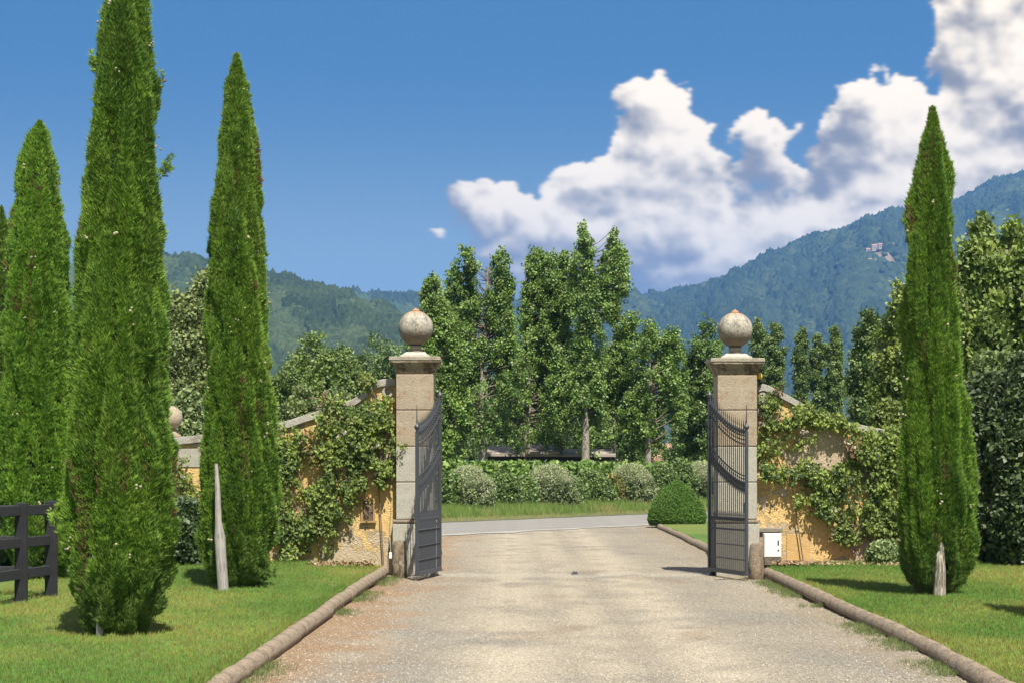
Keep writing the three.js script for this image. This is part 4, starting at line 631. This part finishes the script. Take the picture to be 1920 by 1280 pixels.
{ // trained grapevines along the far side of the road, read as one leafy row
  const t = thing('vine_hedge', 'long leafy row of bright green grapevines behind the roadside shrubs', 'vine row', [0, 0, 0]), r = rng(41), fo = new Foliage(G.grape, LM.gloss), far = new Foliage(G.grape, LM.gloss);
  for (let i = 0; i < 17000; i++) { const s = -4 + 46 * r(), row = i % 3, [x, z] = roadAt(s, 12.5 + row * 2.6 + (r() - .5) * .9), top = 1.74 + .2 * fbm(s * 1.3, row, 2) , y = row ? top - .5 * r() : top * Math.pow(r(), .6); fo.add(x, y, z, .75 + .6 * r(), anyQuat(r), mix3(mix3([.08, .15, .018], [.22, .36, .055], r()), [.34, .42, .11], y > 1.8 && r() > .6 ? .5 : 0)); }
  fo.build('foliage', t);
  for (let s = -3; s < 40; s += 5) { const [x, z] = roadAt(s, 12.4); part('vine_post', cyl(.05, .06, 2.0, x, 1.0, z, 7), M.greyWood, t); }
  for (let s = -3; s < 40; s += 1.6) { const [x, z] = roadAt(s, 12.6); part('vine_stem', limb([[x, .1, z, .04], [x + .05, .6, z, .03], [x, 1.3, z, .02]], 5), M.twig, t); }
}
const onRoadside = (px, off) => { let best = 60, e = 9; for (let s = -10; s < 60; s += .05) { const [x, z] = roadAt(s, off), p = CX + F * x / -z; if (Math.abs(p - px) < e) { e = Math.abs(p - px); best = -z; } } return best; };
const silver = [[.09, .12, .045], [.17, .2, .085], [.42, .43, .28]], greenS = [[.04, .07, .016], [.11, .16, .036]];
[[878, 48, 100, 'leftmost pale silvery flowering bush on the road verge'], [1034, 50, 96, 'second pale silvery flowering bush, in the middle of the verge'], [1186, 44, 92, 'third pale silvery flowering bush, left of the clipped cone'], [1312, 40, 92, 'rightmost pale silvery flowering bush, half behind right gate leaf']].forEach(([px, hw, hp, l], i) => { const d = onRoadside(px, 8.9), k = d / F; shrub('silver_bush', l, 'bush', px, d, .2, hw * 1.0 * k, hp * .84 * k, G.flower, 2400, silver, { group: 'pale flowering bushes on the verge', mat: LM.matte, bloom: .5, size: 1, ragged: 1, base: 1, shoots: 260 }); shrubs2(px, d); });
function shrubs2() {}
[[842, 30, 70, 'small green shrub beside left gate leaf on the verge'], [942, 40, 66, 'green shrub between first and second pale bushes'], [985, 26, 60, 'small dark green shrub left of second pale bush'], [1110, 42, 66, 'green shrub between second and third pale bushes'], [1076, 26, 52, 'small low shrub right of second pale bush'], [1150, 24, 56, 'small shrub with yellowed leaves left of third pale bush'], [1240, 34, 74, 'green shrub right of third pale bush'], [1275, 30, 82, 'green shrub behind the clipped cone']].forEach(([px, hw, hp, l]) => { const d = onRoadside(px, 9.2), k = d / F; shrub('roadside_shrub', l, 'shrub', px, d, .2, hw * k, hp * k, G.shrub, 900, px === 1150 ? [[.05, .07, .015], [.16, .14, .03]] : greenS, { group: 'green shrubs on the verge' }); });
{ // clipped yew: a dome drawn up to a point
  const d = 58, t = thing('clipped_cone_shrub', 'clipped dark green dome shaped shrub by the kerb, inside right gate leaf', 'topiary', [X(1270, d), .1, -d]), r = rng(51), R = 52 * d / F, Hh = 79 * d / F, fo = new Foliage(G.box, LM.matte);
  const pr = (u) => R * (u < .12 ? .93 + .07 * u / .12 : Math.pow(Math.max(0, 1 - Math.pow((u - .12) / .88, 1.75)), .72)) + (u > .93 ? .03 * (1 - u) / .07 : 0);
  const lp = []; for (let i = 0; i <= 20; i++) lp.push(new THREE.Vector2(Math.max(.001, pr(i / 20) * .95), Hh * i / 20)); part('shade_core', new THREE.LatheGeometry(lp, 30), M.core, t);  // opaque core painted near black as shade behind the leaves
  for (let i = 0; i < 9000; i++) { const u = Math.pow(r(), 1.15), a = r() * 6.283, q = pr(u) * (.975 + .035 * r() + .05 * (fbm(Math.cos(a) * 2, u * 4, Math.sin(a) * 2 + 5, 2) - .5)); fo.add(Math.cos(a) * q, Hh * u, Math.sin(a) * q, .7 + .6 * r(), anyQuat(r), mix3([.04, .10, .010], [.11, .21, .02], r())); }
  fo.build('foliage', t); part('tip_shoots', limb([[0, Hh * .97, 0, .03], [.02, Hh + .12, 0, .012], [.02, Hh + .2, 0, .002]], 5), std({ color: rgb(.05, .1, .012) }), t);
}
// tall dark hedge at the right, shrubs behind the walls
const dk = [[.018, .034, .010], [.055, .082, .022]];
shrub('laurel_hedge', 'tall dark glossy hedge bush right of the right cypress', 'hedge', 1858, 31.6, .15, .62, 3.0, G.laurel, 6000, dk, { size: 1.1 });
shrub('laurel_hedge', 'tall dark glossy hedge bush at the right edge of the picture', 'hedge', 1925, 31.0, .15, .62, 3.3, G.laurel, 6000, dk, { size: 1.1 });
shrub('laurel_hedge', 'paler green bush above the dark hedge, under the bright tree', 'hedge', 1880, 33.4, .15, .9, 3.45, G.laurel, 4200, [[.045, .07, .018], [.12, .16, .045]], { size: 1.2 });
shrub('garden_shrub', 'yellow green bush showing over the right wall end', 'shrub', 1665, 34, .1, .42, 2.75, G.laurel, 1200, [[.05, .08, .012], [.13, .16, .03]], {});
shrub('garden_shrub', 'dark round shrub against the left wall between two cypresses', 'shrub', 345, 31.2, .19, .42, .98, G.laurel, 2200, [[.016, .034, .010], [.05, .08, .02]], {});
shrub('garden_shrub', 'light green bush behind left wall, under the beige stone ball', 'shrub', 352, 34, .1, .36, 2.9, G.laurel, 1500, [[.06, .09, .03], [.15, .19, .07]], {});
shrub('garden_shrub', 'small pale green plant at foot of right wall beside the cypress', 'shrub', 1662, 31.2, .19, .26, .34, G.laurel, 420, [[.06, .09, .03], [.16, .2, .07]], { size: .8 });
shrub('garden_shrub', 'dark leafy plants on the fence side at the far left', 'shrub', 20, 29.5, .18, .9, 1.05, G.laurel, 2200, [[.02, .04, .012], [.065, .1, .025]], {});

// ------------------------------------------------------------------ climbers on the walls
function climber(label, root, patches, o = {}) {
  const d = WD - .02, t = thing('climbing_plant', label, 'climbing plant', [X(root[0], d), .18, -d], 'climbing plants on the ochre walls'), x0 = X(root[0], d), r = rng(root[0]), fo = new Foliage(G.vine, LM.soft), ws = [];
  const done = [];
  for (const [px, py, rad, dens = 1, tone = 0, out = .22] of patches) {
    const cx = X(px, d) - x0, cy = Y(py, d) - .18, R = rad * WS, n = Math.round(dens * (rad * rad) * .23);
    for (let i = 0; i < n; i++) {
      const a = r() * 6.283, q = R * Math.sqrt(r()) * 1.12, lx = cx + Math.cos(a) * q, ly = cy + Math.sin(a) * q; if (fbm(lx * 3.4 + root[0], ly * 3.4, 3.3, 3) < .50 && r() < .9) continue;
      const lz = .035 + out * Math.pow(r(), 1.1) * (1 - .55 * (q / R) ** 2) + .06 * fbm(lx * 4, ly * 4, 5), b = r();
      let c = mix3([.055, .11, .016], [.31, .40, .065], sm(.1, 1, b * .75 + .35 * fbm(lx * 2, ly * 2, 8))); if (tone > 0) c = mix3(c, [.3, .33, .06], tone * (.4 + .6 * r())); if (tone < 0 && r() < -tone) c = mix3(c, [.24, .11, .055], .8); if (b > .988) c = [.55, .5, .4];
      fo.add(lx, ly, lz, .7 + .65 * r(), leanQuat(r, (r() - .5) * 1.2, .5 * r()), c);
    }
    let from = [(r() - .5) * .1, 0, .06], bd = Math.hypot(cx, cy) * 1.3; for (const p of done) { const q = Math.hypot(p[0] - cx, p[1] - cy) + Math.max(0, p[1] - cy) * .5; if (q < bd) { bd = q; from = p; } } done.push([cx, cy, .08]); const mid = [mix(from[0], cx, .4) + (r() - .5) * .12, mix(from[1], cy, .55), .06]; ws.push(limb([[from[0], from[1], from[2], .011], [...mid, .009], [cx, cy, .08 + out * .3, .006]], 5));
  }
  part('stems', ws, M.twig2 ??= std({ color: rgb(.2, .15, .105) }), t); fo.build('foliage', t); return t;
}
climber('dense climber covering the left wall beside the gate pillar', [716, 1052], [[700, 786, 30], [725, 805, 24], [668, 800, 30], [640, 788, 22], [715, 848, 30], [682, 838, 36], [652, 815, 28], [735, 835, 16, 1.2], [747, 843, 11, 1.4, .3, .34], [756, 838, 6, 1.6, .4, .34], [738, 800, 14, 1, .3], [715, 782, 14, 1, .3], [690, 716, 13, .8, .6, .1], [640, 752, 11, .7, .3, .1], [612, 752, 9, .8, -.3, .1], [580, 745, 7, .7, -.5, .05], [722, 880, 14, 1], [714, 905, 9], [724, 757, 9, .8, .5, .1], [610, 790, 22, .8]]);
climber('loose climber with reddish shoots on the left wall, right of slender cypress', [604, 1052], [[540, 822, 24, 1.1], [532, 850, 24, 1.1], [552, 865, 22], [536, 892, 18], [545, 912, 16, 1, .5], [590, 830, 22, .5, -.5], [600, 860, 22, .45, -.4], [622, 845, 20, .6], [635, 880, 26], [655, 900, 26], [672, 905, 16], [615, 905, 18, .7], [560, 955, 30, 1.2, .2], [600, 948, 32, 1.2, .15], [580, 985, 26, 1.1], [540, 1000, 18], [625, 970, 20], [615, 1000, 14, 1, .4], [610, 1028, 12, 1, .4], [545, 1040, 17], [652, 965, 13, 1, .3], [660, 935, 14, .7], [690, 937, 8, .9, -.2], [560, 1020, 18]]);
climber('thin yellowish climber on the left wall between the two cypresses', [352, 1050], [[338, 900, 11, .8, .3], [352, 905, 9, .6, .4], [350, 940, 16, 1, .8], [368, 925, 11, .9, .7], [340, 965, 14, 1, .3], [362, 965, 14, 1.1, .2], [330, 880, 9, .7], [345, 860, 8, .3, .2]]);
climber('leafy climber hanging from the right wall beside the gate pillar', [1512, 1052], [[1440, 765, 19, 1.1], [1458, 785, 24, 1.1, .1], [1432, 800, 18], [1440, 838, 24], [1436, 870, 17], [1478, 820, 26], [1490, 788, 20], [1506, 778, 18, 1, .2], [1435, 890, 9], [1460, 895, 10], [1425, 775, 10, .9, .3, .3], [1420, 808, 8, .9, .3, .3], [1538, 793, 17, 1, .2], [1568, 798, 17, 1.1, .25], [1592, 808, 13], [1482, 888, 17], [1510, 888, 20], [1532, 900, 20], [1500, 745, 8, .6, -.6, .1], [1460, 740, 8, .6, -.6, .1], [1520, 820, 8, .6]]);
climber('big climber with bare stems on the right wall, left of the right cypress', [1612, 1054], [[1522, 940, 26, 1.1], [1550, 928, 28], [1560, 960, 28], [1590, 905, 28], [1622, 870, 32], [1650, 858, 28, 1.1], [1672, 830, 26, 1.2], [1640, 900, 32], [1600, 985, 26, 1.1, .35], [1648, 988, 28, 1.1, .3], [1672, 945, 28], [1660, 1035, 16, .8], [1580, 1005, 16], [1596, 842, 18, .8, -.7], [1630, 830, 22, 1, .15], [1565, 1010, 10, .7], [1690, 890, 26], [1690, 990, 24], [1612, 945, 24], [1575, 885, 14, .6], [1640, 1040, 14, .5]]);

// ------------------------------------------------------------------ grass, weeds, stones
{
  const r = rng(61);
  for (const [x0, x1, n] of [[-6.6, -2.0, 26000], [3.5, 8.6, 26000]]) {
    const fo = new Foliage(G.grass, LM.matte); let i = 0;
    while (i < n) { const d = 14.2 + 17.6 * Math.pow(r(), 1.25), x = mix(x0, x1, r()); if (Math.abs(x) > .272 * d || x < 0 && x > kerbL(d) - .07 || x > 0 && x < kerbR(d) + .07) { if (r() < .9) { i += .02; continue; } continue; } i++; const c = lawnCol(x, -d); fo.add(x, lawnH(x, -d) - .004, -d, (.55 + .65 * r()) * (1 + .35 * (d > 30.8 ? 1 : 0)), leanQuat(r, (r() - .5) * .5, (r() - .5) * .5), c.map((q, k) => q * (.7 + .75 * r()) * [1.22, 1.08, .85][k])); }
    fo.build('grass', scene);
  }
  const ov = new Foliage(G.grass, LM.matte); const vg = new Foliage(G.tall, LM.matte); for (let i = 0; i < 12000; i++) { const s = -8 + 44 * r(), o = 6.15 + 3.4 * Math.pow(r(), .8), [x, z] = roadAt(s, o), n = fbm(s * .8, o, 5, 3); vg.add(x, .02 + .24 * sm(6.2, 9, o), z, (o < 6.8 ? .4 : .75) * (.6 + .7 * r()), leanQuat(r, (r() - .5) * .4, (r() - .5) * .4), mix3(mix3([.08, .15, .025], [.19, .27, .05], r()), [.32, .25, .10], o < 6.6 ? .7 : sm(.58, .75, n) * .6)); } vg.build('verge_grass', scene);
  for (let i = 0; i < 5200; i++) { const d = 14.5 + 16.5 * Math.pow(r(), 1.2), right = r() < .5, x = right ? kerbR(d) + .05 + .12 * r() : kerbL(d) - .05 - .12 * r(), c = lawnCol(x, -d); ov.add(x, kerbY(d) + .035, -d, .7 + .9 * r(), leanQuat(r, (right ? -1 : 1) * .5 * r(), (r() - .5) * .5), c.map((q, k) => q * (.7 + .7 * r()) * [1.2, 1.05, .85][k])); } ov.build('grass_fringe', scene);
  const wd = new Foliage(G.grass, LM.matte); for (let i = 0; i < 3400; i++) { const d = 15 + 16 * r(), right = r() < .6, off = .1 + .35 * r() * r(), x = right ? kerbR(d) - off : kerbL(d) + off; if (fbm(d * .9, right ? 3 : 9, 2, 3) < .50) continue; wd.add(x, .005, -d, .6 + .8 * r(), leanQuat(r, (r() - .5) * .8, (r() - .5) * .8), mix3([.07, .11, .025], [.16, .19, .06], r())); } wd.build('kerb_weeds', scene);
  const sg = new THREE.IcosahedronGeometry(.0058, 0); sg.scale(1, .6, 1.2); const st = new Foliage(sg, std({ color: 0xffffff, roughness: .9 }));
  for (let i = 0; i < 90000; i++) { const d = 14.5 + 45 * Math.pow(r(), 2.3), xl = kerbL(d) + .09, xr = kerbR(d) - .09, x = mix(xl, xr, r()); if (Math.abs(x) > .272 * d) continue; const edge = Math.min(x - xl, xr - x), k = r(), c = driveCol(x, -d), tone = .66 + .5 * r(); st.add(x, .004, -d, (.5 + .9 * k * k) * (edge < .8 && r() < .15 ? 1.5 : 1), anyQuat(r), mix3([.42, .39, .34], c, .5).map((q) => q * tone)); } st.build('gravel_stones', scene);
  const lf = new Foliage(clump(3, 71, .02, .05, .02), LM.matte); for (let i = 0; i < 420; i++) { const right = r() < .5, d = 30.6 + .9 * r(), x = right ? mix(4.1, 6.1, r()) : mix(-3.2, -2.1, r()); lf.add(x, lawnY(d) + .03, -d, .5 + .6 * r(), anyQuat(r), mix3([.22, .12, .06], [.42, .33, .2], r())); } lf.build('fallen_leaves', scene);
}

shade(scene);
renderer.render(scene, camera);
